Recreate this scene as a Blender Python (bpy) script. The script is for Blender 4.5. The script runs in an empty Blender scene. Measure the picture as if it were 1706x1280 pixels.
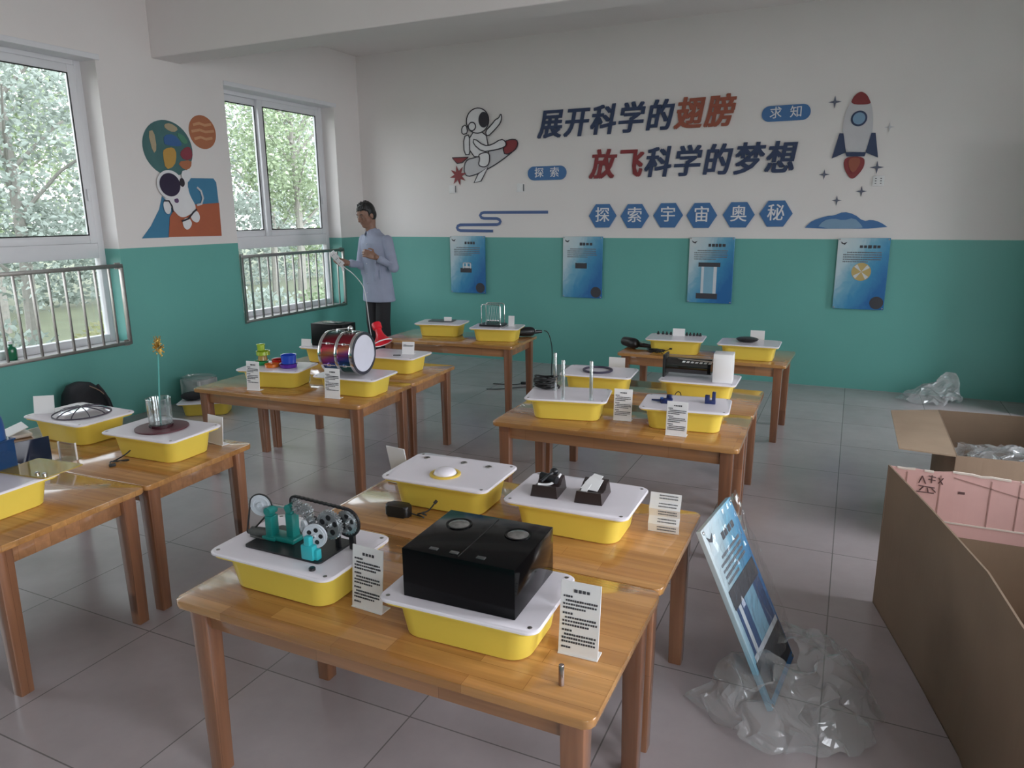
import bpy, bmesh, math, random
from mathutils import Vector, Matrix

PI = math.pi
R = math.radians
scene = bpy.context.scene
COL = scene.collection

# ------------------------------------------------------------------ camera
CAM = Vector((5.2381, -7.1449, 1.5747))
YAW, PITCH, ROLL = 0.4378, 0.2297, -0.0085
fwd = Vector((-math.sin(YAW) * math.cos(PITCH), math.cos(YAW) * math.cos(PITCH), -math.sin(PITCH)))
right0 = Vector((math.cos(YAW), math.sin(YAW), 0))
up0 = right0.cross(fwd)
right = right0 * math.cos(ROLL) + up0 * math.sin(ROLL)
up = up0 * math.cos(ROLL) - right0 * math.sin(ROLL)
cd = bpy.data.cameras.new('camera')
cd.sensor_fit = 'HORIZONTAL'
cd.sensor_width = 36.0
cd.lens = 1205.82 * 36.0 / 1706.0
cd.clip_start = 0.05
cd.clip_end = 300
cam = bpy.data.objects.new('camera', cd)
COL.objects.link(cam)
m3 = Matrix((right, up, -fwd)).transposed()
cam.matrix_world = Matrix.Translation(CAM) @ m3.to_4x4()
scene.camera = cam

# ------------------------------------------------------------------ view and light
scene.view_settings.view_transform = 'Standard'
scene.view_settings.look = 'None'
scene.view_settings.exposure = 0.53
scene.view_settings.gamma = 1.0
scene.view_settings.use_curve_mapping = False
scene.cycles.max_bounces = 14
scene.cycles.diffuse_bounces = 7
scene.cycles.glossy_bounces = 5
scene.cycles.transmission_bounces = 8
scene.cycles.transparent_max_bounces = 24
scene.cycles.caustics_reflective = False
scene.cycles.caustics_refractive = False
scene.cycles.sample_clamp_indirect = 6.0

SKY = 3.4
SKY_RIGHT = 7.5
world = bpy.data.worlds.new('overcast_sky')
scene.world = world
world.use_nodes = True
wn = world.node_tree.nodes
wl = world.node_tree.links
bg = wn['Background']
tc = wn.new('ShaderNodeTexCoord')
sx = wn.new('ShaderNodeSeparateXYZ')
rp = wn.new('ShaderNodeValToRGB')
rp.color_ramp.elements[0].position = 0.0
rp.color_ramp.elements[0].color = (0.93, 0.95, 1.0, 1)
rp.color_ramp.elements[1].position = 0.8
rp.color_ramp.elements[1].color = (0.86, 0.92, 1.0, 1)
wl.new(sx.outputs['Z'], rp.inputs[0])
# the sky is brighter on the open right-hand side of the building
mrx = wn.new('ShaderNodeMapRange')
mrx.inputs['From Min'].default_value = -0.2
mrx.inputs['From Max'].default_value = 0.7
mrx.inputs['To Min'].default_value = SKY
mrx.inputs['To Max'].default_value = SKY_RIGHT
nrm = wn.new('ShaderNodeVectorMath')
nrm.operation = 'NORMALIZE'
wl.new(tc.outputs['Generated'], nrm.inputs[0])
wl.new(nrm.outputs[0], sx.inputs[0])
wl.new(sx.outputs['X'], mrx.inputs['Value'])
wl.new(mrx.outputs[0], bg.inputs['Strength'])
wl.new(rp.outputs[0], bg.inputs['Color'])

# room dimensions
H_CEIL = 3.31
X1 = 7.4            # right wall
Y0 = -9.9           # wall behind the camera
G = 1.34            # height of the green paint
WIN_Z0, WIN_Z1 = 0.60, 2.75
LWIN = [(-1.98, -0.44), (-4.75, -3.21), (-7.52, -5.98)]     # windows in the left wall (y ranges)
RWIN = [(-1.46, -0.52), (-5.3, -3.7), (-7.4, -6.2), (-9.5, -8.3)]            # unseen openings added for light on the right: a doorway, a double doorway, then windows
RZ = [(0.0, 2.1), (0.0, 2.7), (0.75, 2.75), (0.75, 2.75)]


def portal(name, loc, rot, sx_, sy_):
    l = bpy.data.lights.new(name, 'AREA')
    l.shape = 'RECTANGLE'
    l.size = sx_
    l.size_y = sy_
    l.cycles.is_portal = True
    o = bpy.data.objects.new(name, l)
    o.location = loc
    o.rotation_euler = rot
    COL.objects.link(o)


wz, wh = (WIN_Z0 + WIN_Z1) / 2, WIN_Z1 - WIN_Z0
for a, b in LWIN:
    portal('window_daylight', (-0.27, (a + b) / 2, wz), (0, -PI / 2, 0), wh, b - a)
for (a, b), (za, zb) in zip(RWIN, RZ):
    portal('window_daylight', (X1 + 0.27, (a + b) / 2, (za + zb) / 2), (0, PI / 2, 0), zb - za, b - a)

# ------------------------------------------------------------------ helpers


def tag(o, label=None, cat=None, group=None, kind=None):
    if label:
        o['label'] = label
    if cat:
        o['category'] = cat
    if group:
        o['group'] = group
    if kind:
        o['kind'] = kind
    return o


def thing(name, label, cat, loc=(0, 0, 0), rz=0.0, group=None):
    o = bpy.data.objects.new(name, None)
    o.empty_display_size = 0.05
    COL.objects.link(o)
    o.location = loc
    o.rotation_euler = (0, 0, rz)
    return tag(o, label, cat, group)


def setmat(o, M, parent):
    o.parent = parent


class MB:
    """collects shapes into one mesh"""

    def __init__(self, M=None):
        self.bm = bmesh.new()
        self.M = M or Matrix.Identity(4)
        self.mi = 0

    def _v(self, p):
        return self.bm.verts.new(self.M @ Vector(p))

    def face(self, vs):
        try:
            f = self.bm.faces.new(vs)
            f.material_index = self.mi
            return f
        except ValueError:
            return None

    def box(self, c, s, rot=None, bevel=0.0, seg=2):
        T = Matrix.Translation(c)
        if rot is not None:
            T = T @ (rot if isinstance(rot, Matrix) else Matrix.Rotation(rot, 4, 'Z'))
        r = bmesh.ops.create_cube(self.bm, size=1.0, matrix=self.M @ T @ Matrix.Diagonal((s[0], s[1], s[2], 1)))
        vs = r['verts']
        fs = list({f for v in vs for f in v.link_faces})
        for f in fs:
            f.material_index = self.mi
        if bevel > 0:
            es = list({e for v in vs for e in v.link_edges})
            rb = bmesh.ops.bevel(self.bm, geom=es, offset=bevel, segments=seg, profile=0.5, affect='EDGES')
            for f in rb['faces']:
                f.material_index = self.mi
        return self

    def bx(self, a, b, bevel=0.0):
        a, b = Vector(a), Vector(b)
        return self.box((a + b) / 2, [abs(q) for q in (b - a)], bevel=bevel)

    def prism(self, pts, z0, z1, axis='Z'):
        """pts: 2D outline, ccw; extruded from z0 to z1 (along Z, or mapped)"""
        def mp(p, z):
            if axis == 'Z':
                return (p[0], p[1], z)
            if axis == 'Y':          # outline in x,z ; depth along y
                return (p[0], z, p[1])
            return (z, p[0], p[1])   # 'X': outline in y,z
        lo = [self._v(mp(p, z0)) for p in pts]
        hi = [self._v(mp(p, z1)) for p in pts]
        n = len(pts)
        self.face(list(reversed(lo)))
        self.face(hi)
        for i in range(n):
            self.face([lo[i], lo[(i + 1) % n], hi[(i + 1) % n], hi[i]])
        return self

    def lathe(self, prof, seg=32, c=(0, 0, 0), axis=None, caps=True):
        """prof: list of (r, h) ; spun round local z; axis: direction to map z onto"""
        T = Matrix.Translation(c)
        if axis is not None:
            T = T @ Vector((0, 0, 1)).rotation_difference(Vector(axis).normalized()).to_matrix().to_4x4()
        rings = []
        for r, h in prof:
            if r < 1e-6:
                rings.append([self.bm.verts.new(self.M @ (T @ Vector((0, 0, h))))])
            else:
                rings.append([self.bm.verts.new(self.M @ (T @ Vector((r * math.cos(2 * PI * k / seg), r * math.sin(2 * PI * k / seg), h)))) for k in range(seg)])
        for a, b in zip(rings, rings[1:]):
            for k in range(seg):
                k2 = (k + 1) % seg
                if len(a) == 1 and len(b) == 1:
                    continue
                if len(a) == 1:
                    self.face([a[0], b[k2], b[k]][::-1])
                elif len(b) == 1:
                    self.face([a[k], a[k2], b[0]])
                else:
                    self.face([a[k], a[k2], b[k2], b[k]])
        if caps:
            if len(rings[0]) > 1:
                self.face(list(reversed(rings[0])))
            if len(rings[-1]) > 1:
                self.face(rings[-1])
        return self

    def cyl(self, a, b, r, r2=None, seg=20):
        a, b = Vector(a), Vector(b)
        d = b - a
        return self.lathe([(r, 0), (r if r2 is None else r2, d.length)], seg, a, d)

    def ball(self, c, r, sc=(1, 1, 1), seg=20, rings=12, rot=None):
        T = Matrix.Translation(c)
        if rot is not None:
            T = T @ rot
        rr = bmesh.ops.create_uvsphere(self.bm, u_segments=seg, v_segments=rings, radius=r, matrix=self.M @ T @ Matrix.Diagonal((sc[0], sc[1], sc[2], 1)))
        for f in {f for v in rr['verts'] for f in v.link_faces}:
            f.material_index = self.mi
        return self

    def tube(self, pts, r, seg=8, closed=False, smooth=0):
        P = [Vector(p) for p in pts]
        for _ in range(smooth):
            Q = []
            n = len(P)
            rng = range(n) if closed else range(n - 1)
            if not closed:
                Q.append(P[0])
            for i in rng:
                a, b = P[i], P[(i + 1) % n]
                Q += [a * .75 + b * .25, a * .25 + b * .75]
            if not closed:
                Q.append(P[-1])
            P = Q
        n = len(P)
        rings = []
        prev = None
        for i in range(n):
            if closed:
                d = P[(i + 1) % n] - P[i - 1]
            else:
                d = P[min(i + 1, n - 1)] - P[max(i - 1, 0)]
            if d.length < 1e-9:
                d = Vector((0, 0, 1))
            d.normalize()
            if prev is None:
                u = d.orthogonal().normalized()
            else:
                u = prev - d * prev.dot(d)
                u = u.normalized() if u.length > 1e-6 else d.orthogonal().normalized()
            prev = u
            w = d.cross(u)
            rad = r[i] if isinstance(r, (list, tuple)) and len(r) == n else (r if not isinstance(r, (list, tuple)) else r[min(i, len(r) - 1)])
            rings.append([self._v(P[i] + (u * math.cos(2 * PI * k / seg) + w * math.sin(2 * PI * k / seg)) * rad) for k in range(seg)])
        m = n if closed else n - 1
        for i in range(m):
            a, b = rings[i], rings[(i + 1) % n]
            for k in range(seg):
                self.face([a[k], a[(k + 1) % seg], b[(k + 1) % seg], b[k]])
        if not closed:
            self.face(list(reversed(rings[0])))
            self.face(rings[-1])
        return self

    def loft(self, rings, cap=True):
        V = [[self._v(p) for p in r] for r in rings]
        n = len(V[0])
        for a, b in zip(V, V[1:]):
            for k in range(n):
                self.face([a[k], a[(k + 1) % n], b[(k + 1) % n], b[k]])
        if cap:
            self.face(list(reversed(V[0])))
            self.face(V[-1])
        return self

    def quad(self, a, b, c, d):
        self.face([self._v(p) for p in (a, b, c, d)])
        return self

    def slab(self, a, b, c, d, t):
        """quad a,b,c,d (ccw seen from outside) thickened inwards by t"""
        A = [Vector(p) for p in (a, b, c, d)]
        n = (A[1] - A[0]).cross(A[2] - A[0]).normalized()
        self.loft([[p - n * t for p in A], A])
        return self

    def grid(self, fn, nu, nv):
        V = [[self._v(fn(i / nu, j / nv)) for j in range(nv + 1)] for i in range(nu + 1)]
        for i in range(nu):
            for j in range(nv):
                self.face([V[i][j], V[i + 1][j], V[i + 1][j + 1], V[i][j + 1]])
        return self

    def build(self, name, mats, parent=None, smooth=False, loc=None, fix=True):
        if fix:
            bmesh.ops.recalc_face_normals(self.bm, faces=self.bm.faces[:])
        me = bpy.data.meshes.new(name)
        self.bm.to_mesh(me)
        self.bm.free()
        for m in (mats if isinstance(mats, (list, tuple)) else [mats]):
            me.materials.append(m)
        if smooth:
            for p in me.polygons:
                p.use_smooth = True
            try:
                me.set_sharp_from_angle(angle=R(38))
            except Exception:
                pass
        o = bpy.data.objects.new(name, me)
        COL.objects.link(o)
        if parent is not None:
            o.parent = parent
        if loc is not None:
            o.location = loc
        return o


def children(o):
    return [c for c in bpy.data.objects if c.parent is o]


KIDS = {}


def copy_tree(o, parent=None):
    c = o.copy()
    COL.objects.link(c)
    if parent is not None:
        c.parent = parent
    for ch in list(o.children):
        copy_tree(ch, c)
    return c


def rrect(L, W, r, seg=6, cx=0, cy=0):
    pts = []
    for sxn, syn, a0 in ((1, -1, -90), (1, 1, 0), (-1, 1, 90), (-1, -1, 180)):
        for k in range(seg + 1):
            a = R(a0 + 90 * k / seg)
            pts.append((cx + sxn * (L / 2 - r) + r * math.cos(a), cy + syn * (W / 2 - r) + r * math.sin(a)))
    return pts


def circle(cx, cy, rx, ry=None, n=32, a0=0):
    ry = rx if ry is None else ry
    return [(cx + rx * math.cos(a0 + 2 * PI * k / n), cy + ry * math.sin(a0 + 2 * PI * k / n)) for k in range(n)]


def chaikin(pts, n=2):
    for _ in range(n):
        q = []
        for i in range(len(pts)):
            a, b = pts[i], pts[(i + 1) % len(pts)]
            q += [(a[0] * .75 + b[0] * .25, a[1] * .75 + b[1] * .25), (a[0] * .25 + b[0] * .75, a[1] * .25 + b[1] * .75)]
        pts = q
    return pts


# ------------------------------------------------------------------ materials
MATS = {}


def nodes_of(name):
    m = bpy.data.materials.new(name)
    m.use_nodes = True
    nt = m.node_tree
    return m, nt, nt.nodes['Principled BSDF']


def mat(name, col, rough=0.5, metal=0.0, var=0.06, vscale=12.0, coat=0.0, bump=0.0, spec=None, trans=0.0):
    if name in MATS:
        return MATS[name]
    m, nt, b = nodes_of(name)
    n = nt.nodes.new('ShaderNodeTexNoise')
    n.inputs['Scale'].default_value = vscale
    n.inputs['Detail'].default_value = 4
    t = nt.nodes.new('ShaderNodeTexCoord')
    nt.links.new(t.outputs['Object'], n.inputs['Vector'])
    mx = nt.nodes.new('ShaderNodeMix')
    mx.data_type = 'RGBA'
    mx.inputs['A'].default_value = (*[max(0, c * (1 - var)) for c in col], 1)
    mx.inputs['B'].default_value = (*[min(1, c * (1 + var)) for c in col], 1)
    nt.links.new(n.outputs['Fac'], mx.inputs['Factor'])
    nt.links.new(mx.outputs['Result'], b.inputs['Base Color'])
    b.inputs['Roughness'].default_value = rough
    b.inputs['Metallic'].default_value = metal
    if coat:
        b.inputs['Coat Weight'].default_value = coat
        b.inputs['Coat Roughness'].default_value = 0.08
    if spec is not None:
        b.inputs['Specular IOR Level'].default_value = spec
    if trans:
        b.inputs['Transmission Weight'].default_value = trans
    if bump:
        bp = nt.nodes.new('ShaderNodeBump')
        bp.inputs['Strength'].default_value = bump
        bp.inputs['Distance'].default_value = 0.01
        nt.links.new(n.outputs['Fac'], bp.inputs['Height'])
        nt.links.new(bp.outputs['Normal'], b.inputs['Normal'])
    MATS[name] = m
    return m


def film(name, tint=(1, 1, 1), fac=0.12, rough=0.03, milk=0.0, bump=0.0):
    """thin clear sheet: see-through plus a fresnel reflection, optionally milky"""
    if name in MATS:
        return MATS[name]
    m = bpy.data.materials.new(name)
    m.use_nodes = True
    nt = m.node_tree
    for nd in list(nt.nodes):
        if nd.type != 'OUTPUT_MATERIAL':
            nt.nodes.remove(nd)
    out = [nd for nd in nt.nodes if nd.type == 'OUTPUT_MATERIAL'][0]
    tr = nt.nodes.new('ShaderNodeBsdfTransparent')
    tr.inputs[0].default_value = (*tint, 1)
    gl = nt.nodes.new('ShaderNodeBsdfGlossy')
    gl.inputs['Roughness'].default_value = rough
    fr = nt.nodes.new('ShaderNodeLayerWeight')
    fr.inputs['Blend'].default_value = 0.5
    pw = nt.nodes.new('ShaderNodeMath')
    pw.operation = 'POWER'
    pw.inputs[1].default_value = 4.0
    nt.links.new(fr.outputs['Facing'], pw.inputs[0])
    ma = nt.nodes.new('ShaderNodeMath')
    ma.operation = 'MULTIPLY_ADD'
    ma.inputs[1].default_value = 0.8
    ma.inputs[2].default_value = fac
    ma.use_clamp = True
    nt.links.new(pw.outputs[0], ma.inputs[0])
    mx = nt.nodes.new('ShaderNodeMixShader')
    nt.links.new(ma.outputs[0], mx.inputs[0])
    src = tr
    if milk:
        df = nt.nodes.new('ShaderNodeBsdfDiffuse')
        df.inputs[0].default_value = (0.85, 0.85, 0.85, 1)
        m2 = nt.nodes.new('ShaderNodeMixShader')
        m2.inputs[0].default_value = milk
        nt.links.new(tr.outputs[0], m2.inputs[1])
        nt.links.new(df.outputs[0], m2.inputs[2])
        src = m2
    nt.links.new(src.outputs[0], mx.inputs[1])
    nt.links.new(gl.outputs[0], mx.inputs[2])
    if bump:
        n = nt.nodes.new('ShaderNodeTexNoise')
        n.inputs['Scale'].default_value = 25
        bp = nt.nodes.new('ShaderNodeBump')
        bp.inputs['Strength'].default_value = bump
        nt.links.new(n.outputs['Fac'], bp.inputs['Height'])
        nt.links.new(bp.outputs['Normal'], gl.inputs['Normal'])
    nt.links.new(mx.outputs[0], out.inputs['Surface'])
    MATS[name] = m
    return m


def paint_wall():
    """white above, green below, with slight unevenness of the plaster"""
    m, nt, b = nodes_of('two_tone_wall_paint')
    L = nt.links.new
    g = nt.nodes.new('ShaderNodeNewGeometry')
    s = nt.nodes.new('ShaderNodeSeparateXYZ')
    L(g.outputs['Position'], s.inputs[0])
    st = nt.nodes.new('ShaderNodeMath')
    st.operation = 'GREATER_THAN'
    st.inputs[1].default_value = G
    L(s.outputs['Z'], st.inputs[0])
    n = nt.nodes.new('ShaderNodeTexNoise')
    n.inputs['Scale'].default_value = 1.3
    n.inputs['Detail'].default_value = 5
    L(g.outputs['Position'], n.inputs['Vector'])

    def two(a, c):
        x = nt.nodes.new('ShaderNodeMix')
        x.data_type = 'RGBA'
        x.inputs['A'].default_value = (*a, 1)
        x.inputs['B'].default_value = (*c, 1)
        L(n.outputs['Fac'], x.inputs['Factor'])
        return x
    wh = two((0.73, 0.69, 0.67), (0.81, 0.77, 0.75))
    gr = two((0.115, 0.36, 0.315), (0.15, 0.44, 0.39))
    mx = nt.nodes.new('ShaderNodeMix')
    mx.data_type = 'RGBA'
    L(st.outputs[0], mx.inputs['Factor'])
    L(gr.outputs['Result'], mx.inputs['A'])
    L(wh.outputs['Result'], mx.inputs['B'])
    L(mx.outputs['Result'], b.inputs['Base Color'])
    rm = nt.nodes.new('ShaderNodeMapRange')
    rm.inputs['To Min'].default_value = 0.42
    rm.inputs['To Max'].default_value = 0.75
    L(st.outputs[0], rm.inputs['Value'])
    L(rm.outputs[0], b.inputs['Roughness'])
    n2 = nt.nodes.new('ShaderNodeTexNoise')
    n2.inputs['Scale'].default_value = 60
    L(g.outputs['Position'], n2.inputs['Vector'])
    bp = nt.nodes.new('ShaderNodeBump')
    bp.inputs['Strength'].default_value = 0.06
    bp.inputs['Distance'].default_value = 0.01
    L(n2.outputs['Fac'], bp.inputs['Height'])
    L(bp.outputs['Normal'], b.inputs['Normal'])
    return m


def floor_tiles():
    m, nt, b = nodes_of('glazed_floor_tiles')
    L = nt.links.new
    g = nt.nodes.new('ShaderNodeNewGeometry')
    mp = nt.nodes.new('ShaderNodeMapping')
    mp.inputs['Location'].default_value = (-2.27, 5.45, 0)
    L(g.outputs['Position'], mp.inputs['Vector'])
    br = nt.nodes.new('ShaderNodeTexBrick')
    br.offset = 0.0
    br.inputs['Scale'].default_value = 1.0
    br.inputs['Brick Width'].default_value = 0.6
    br.inputs['Row Height'].default_value = 0.6
    br.inputs['Mortar Size'].default_value = 0.0025
    br.inputs['Mortar Smooth'].default_value = 0.2
    br.inputs['Color1'].default_value = (0.395, 0.345, 0.352, 1)
    br.inputs['Color2'].default_value = (0.445, 0.392, 0.40, 1)
    br.inputs['Mortar'].default_value = (0.19, 0.17, 0.17, 1)
    L(mp.outputs[0], br.inputs['Vector'])
    n = nt.nodes.new('ShaderNodeTexNoise')
    n.inputs['Scale'].default_value = 3.5
    n.inputs['Detail'].default_value = 8
    n.inputs['Roughness'].default_value = 0.65
    L(g.outputs['Position'], n.inputs['Vector'])
    rr = nt.nodes.new('ShaderNodeMapRange')
    rr.inputs['From Min'].default_value = 0.3
    rr.inputs['From Max'].default_value = 0.7
    rr.inputs['To Min'].default_value = 0.90
    rr.inputs['To Max'].default_value = 1.05
    L(n.outputs['Fac'], rr.inputs['Value'])
    mu = nt.nodes.new('ShaderNodeMix')
    mu.data_type = 'RGBA'
    mu.blend_type = 'MULTIPLY'
    mu.inputs['Factor'].default_value = 1.0
    L(br.outputs['Color'], mu.inputs['A'])
    L(rr.outputs[0], mu.inputs['B'])
    L(mu.outputs['Result'], b.inputs['Base Color'])
    r2 = nt.nodes.new('ShaderNodeMapRange')
    r2.inputs['To Min'].default_value = 0.14
    r2.inputs['To Max'].default_value = 0.28
    L(n.outputs['Fac'], r2.inputs['Value'])
    L(r2.outputs[0], b.inputs['Roughness'])
    bp = nt.nodes.new('ShaderNodeBump')
    bp.inputs['Strength'].default_value = 0.25
    bp.inputs['Distance'].default_value = 0.004
    bp.invert = True
    L(br.outputs['Fac'], bp.inputs['Height'])
    L(bp.outputs['Normal'], b.inputs['Normal'])
    return m


def wood(name, along='X', c1=(0.37, 0.165, 0.048), c2=(0.52, 0.26, 0.085), rough=0.22):
    """finger-jointed rubberwood: staves with their own tone, fine grain, varnish"""
    m, nt, b = nodes_of(name)
    L = nt.links.new
    t = nt.nodes.new('ShaderNodeTexCoord')
    src = t.outputs['Object']
    if along == 'Z':
        mp = nt.nodes.new('ShaderNodeMapping')
        mp.inputs['Rotation'].default_value = (0, PI / 2, 0)
        L(src, mp.inputs['Vector'])
        src = mp.outputs[0]
    oi = nt.nodes.new('ShaderNodeObjectInfo')
    ad = nt.nodes.new('ShaderNodeVectorMath')
    ad.operation = 'MULTIPLY_ADD'
    ad.inputs[1].default_value = (3.7, 5.1, 2.3)
    L(oi.outputs['Random'], ad.inputs[0])
    L(src, ad.inputs[2])
    br = nt.nodes.new('ShaderNodeTexBrick')
    br.offset = 0.37
    br.inputs['Scale'].default_value = 1.0
    br.inputs['Brick Width'].default_value = 0.36 if along == 'X' else 3.0
    br.inputs['Row Height'].default_value = 0.056
    br.inputs['Mortar Size'].default_value = 0.0006
    br.inputs['Mortar Smooth'].default_value = 0.5
    br.inputs['Bias'].default_value = 0.0
    br.inputs['Color1'].default_value = (*c1, 1)
    br.inputs['Color2'].default_value = (*c2, 1)
    br.inputs['Mortar'].default_value = (c1[0] * .6, c1[1] * .55, c1[2] * .5, 1)
    L(ad.outputs[0], br.inputs['Vector'])
    mg = nt.nodes.new('ShaderNodeMapping')
    mg.inputs['Scale'].default_value = (2.2, 42, 42)
    L(ad.outputs[0], mg.inputs['Vector'])
    n = nt.nodes.new('ShaderNodeTexNoise')
    n.inputs['Scale'].default_value = 1.0
    n.inputs['Detail'].default_value = 6
    n.inputs['Distortion'].default_value = 0.6
    L(mg.outputs[0], n.inputs['Vector'])
    rr = nt.nodes.new('ShaderNodeMapRange')
    rr.inputs['From Min'].default_value = 0.3
    rr.inputs['From Max'].default_value = 0.72
    rr.inputs['To Min'].default_value = 0.74
    rr.inputs['To Max'].default_value = 1.12
    L(n.outputs['Fac'], rr.inputs['Value'])
    mu = nt.nodes.new('ShaderNodeMix')
    mu.data_type = 'RGBA'
    mu.blend_type = 'MULTIPLY'
    mu.inputs['Factor'].default_value = 1.0
    L(br.outputs['Color'], mu.inputs['A'])
    L(rr.outputs[0], mu.inputs['B'])
    L(mu.outputs['Result'], b.inputs['Base Color'])
    b.inputs['Roughness'].default_value = rough
    b.inputs['Coat Weight'].default_value = 0.9
    b.inputs['Coat Roughness'].default_value = 0.07
    return m


def cardboard(name, c, stripes=0.0):
    m, nt, b = nodes_of(name)
    L = nt.links.new
    t = nt.nodes.new('ShaderNodeTexCoord')
    n = nt.nodes.new('ShaderNodeTexNoise')
    n.inputs['Scale'].default_value = 5
    n.inputs['Detail'].default_value = 8
    L(t.outputs['Object'], n.inputs['Vector'])
    mp = nt.nodes.new('ShaderNodeMapping')
    mp.inputs['Scale'].default_value = (60, 60, 1)
    L(t.outputs['Object'], mp.inputs['Vector'])
    n2 = nt.nodes.new('ShaderNodeTexNoise')
    n2.inputs['Scale'].default_value = 1
    L(mp.outputs[0], n2.inputs['Vector'])
    mx = nt.nodes.new('ShaderNodeMix')
    mx.data_type = 'RGBA'
    mx.inputs['A'].default_value = (*[q * .8 for q in c], 1)
    mx.inputs['B'].default_value = (*[min(1, q * 1.12) for q in c], 1)
    L(n.outputs['Fac'], mx.inputs['Factor'])
    L(mx.outputs['Result'], b.inputs['Base Color'])
    b.inputs['Roughness'].default_value = 0.8
    bp = nt.nodes.new('ShaderNodeBump')
    bp.inputs['Strength'].default_value = 0.25
    bp.inputs['Distance'].default_value = 0.003
    L(n2.outputs['Fac'], bp.inputs['Height'])
    L(bp.outputs['Normal'], b.inputs['Normal'])
    return m


def poster_print():
    """pale top-left corner running into deep blue, with soft swirls"""
    m, nt, b = nodes_of('blue_poster_print')
    L = nt.links.new
    t = nt.nodes.new('ShaderNodeTexCoord')
    s = nt.nodes.new('ShaderNodeSeparateXYZ')
    L(t.outputs['Generated'], s.inputs[0])
    n = nt.nodes.new('ShaderNodeTexNoise')
    n.inputs['Scale'].default_value = 5.0
    n.inputs['Detail'].default_value = 3
    n.inputs['Distortion'].default_value = 1.5
    L(t.outputs['Generated'], n.inputs['Vector'])
    a = nt.nodes.new('ShaderNodeMath'); a.operation = 'MULTIPLY'; a.inputs[1].default_value = 0.75
    L(s.outputs['X'], a.inputs[0])
    c = nt.nodes.new('ShaderNodeMath'); c.operation = 'MULTIPLY_ADD'; c.inputs[1].default_value = -0.62; 
    L(s.outputs['Z'], c.inputs[0]); L(a.outputs[0], c.inputs[2])
    d = nt.nodes.new('ShaderNodeMath'); d.operation = 'MULTIPLY_ADD'; d.inputs[1].default_value = 0.28
    L(n.outputs['Fac'], d.inputs[0]); L(c.outputs[0], d.inputs[2])
    e = nt.nodes.new('ShaderNodeMath'); e.operation = 'ADD'; e.inputs[1].default_value = 0.38
    L(d.outputs[0], e.inputs[0])
    r = nt.nodes.new('ShaderNodeValToRGB')
    els = r.color_ramp.elements
    els[0].position = 0.0; els[0].color = (0.60, 0.66, 0.68, 1)
    els[1].position = 1.0; els[1].color = (0.03, 0.15, 0.38, 1)
    for p, q in ((0.25, (0.46, 0.60, 0.66, 1)), (0.45, (0.17, 0.40, 0.54, 1)), (0.7, (0.06, 0.27, 0.48, 1))):
        x = els.new(p); x.color = q
    L(e.outputs[0], r.inputs[0])
    L(r.outputs[0], b.inputs['Base Color'])
    b.inputs['Roughness'].default_value = 0.25
    return m


M_WALL = paint_wall()
M_CEIL = mat('ceiling_paint', (0.78, 0.735, 0.72), 0.8, vscale=2, var=0.03)
M_FLOOR = floor_tiles()
M_TOP = wood('table_top_wood')
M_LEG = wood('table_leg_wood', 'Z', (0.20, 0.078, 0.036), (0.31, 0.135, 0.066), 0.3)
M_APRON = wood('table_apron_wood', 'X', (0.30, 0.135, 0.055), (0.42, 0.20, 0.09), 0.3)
M_YEL = mat('yellow_plastic', (0.75, 0.575, 0.088), 0.38, var=0.03)
M_LID = mat('white_lid_plastic', (0.78, 0.735, 0.785), 0.22, var=0.02)
M_WHITE = mat('white_plastic', (0.76, 0.75, 0.75), 0.35, var=0.03)
M_PVC = mat('white_window_pvc', (0.74, 0.74, 0.76), 0.35, var=0.03)
M_STEEL = mat('dull_steel', (0.36, 0.34, 0.32), 0.38, 1.0, var=0.15, vscale=30)
M_CHROME = mat('chrome', (0.78, 0.78, 0.79), 0.12, 1.0)
M_BLACK = mat('black_plastic', (0.012, 0.012, 0.014), 0.35)
M_BLACKG = mat('black_gloss_acrylic', (0.002, 0.002, 0.0025), 0.12, spec=0.18)
M_RUBBER = mat('black_rubber', (0.015, 0.014, 0.014), 0.6)
M_INK = mat('printed_ink', (0.05, 0.05, 0.06), 0.7)
M_PAPER = mat('white_card', (0.76, 0.75, 0.75), 0.5, var=0.02)
M_TEAL = mat('teal_plastic', (0.01, 0.20, 0.18), 0.35, var=0.1)
M_TEALP = mat('pale_teal_plastic', (0.03, 0.38, 0.42), 0.3, var=0.1)
M_RED = mat('glossy_red_plastic', (0.62, 0.015, 0.03), 0.2)
M_NAVY = mat('navy_vinyl', (0.030, 0.048, 0.11), 0.5)
M_BRICKRED = mat('dark_red_vinyl', (0.24, 0.032, 0.036), 0.5)
M_ORANGERED = mat('orange_red_vinyl', (0.32, 0.085, 0.05), 0.5)
M_BLUEV = mat('slate_blue_vinyl', (0.055, 0.16, 0.36), 0.5)
M_BLUEL = mat('light_slate_vinyl', (0.20, 0.33, 0.47), 0.5)
M_VWHITE = mat('white_vinyl', (0.76, 0.75, 0.76), 0.5)
M_VGREY = mat('pale_grey_vinyl', (0.56, 0.55, 0.57), 0.5)
M_LINE = mat('dark_outline_vinyl', (0.03, 0.025, 0.035), 0.6)
M_GLASS = film('window_glass', (0.97, 0.985, 0.98), 0.02, 0.0)
M_ACRYL = film('clear_acrylic', (0.95, 0.97, 0.97), 0.10, 0.03)
M_WRAP = film('clear_plastic_wrap', (0.90, 0.92, 0.93), 0.10, 0.10, milk=0.24, bump=0.35)
M_POSTER = poster_print()

# ------------------------------------------------------------------ room shell
def struct(name, mb, m, parent=None, smooth=False):
    o = mb.build(name, m, parent, smooth)
    if parent is None:
        o['kind'] = 'structure'
    return o


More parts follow.
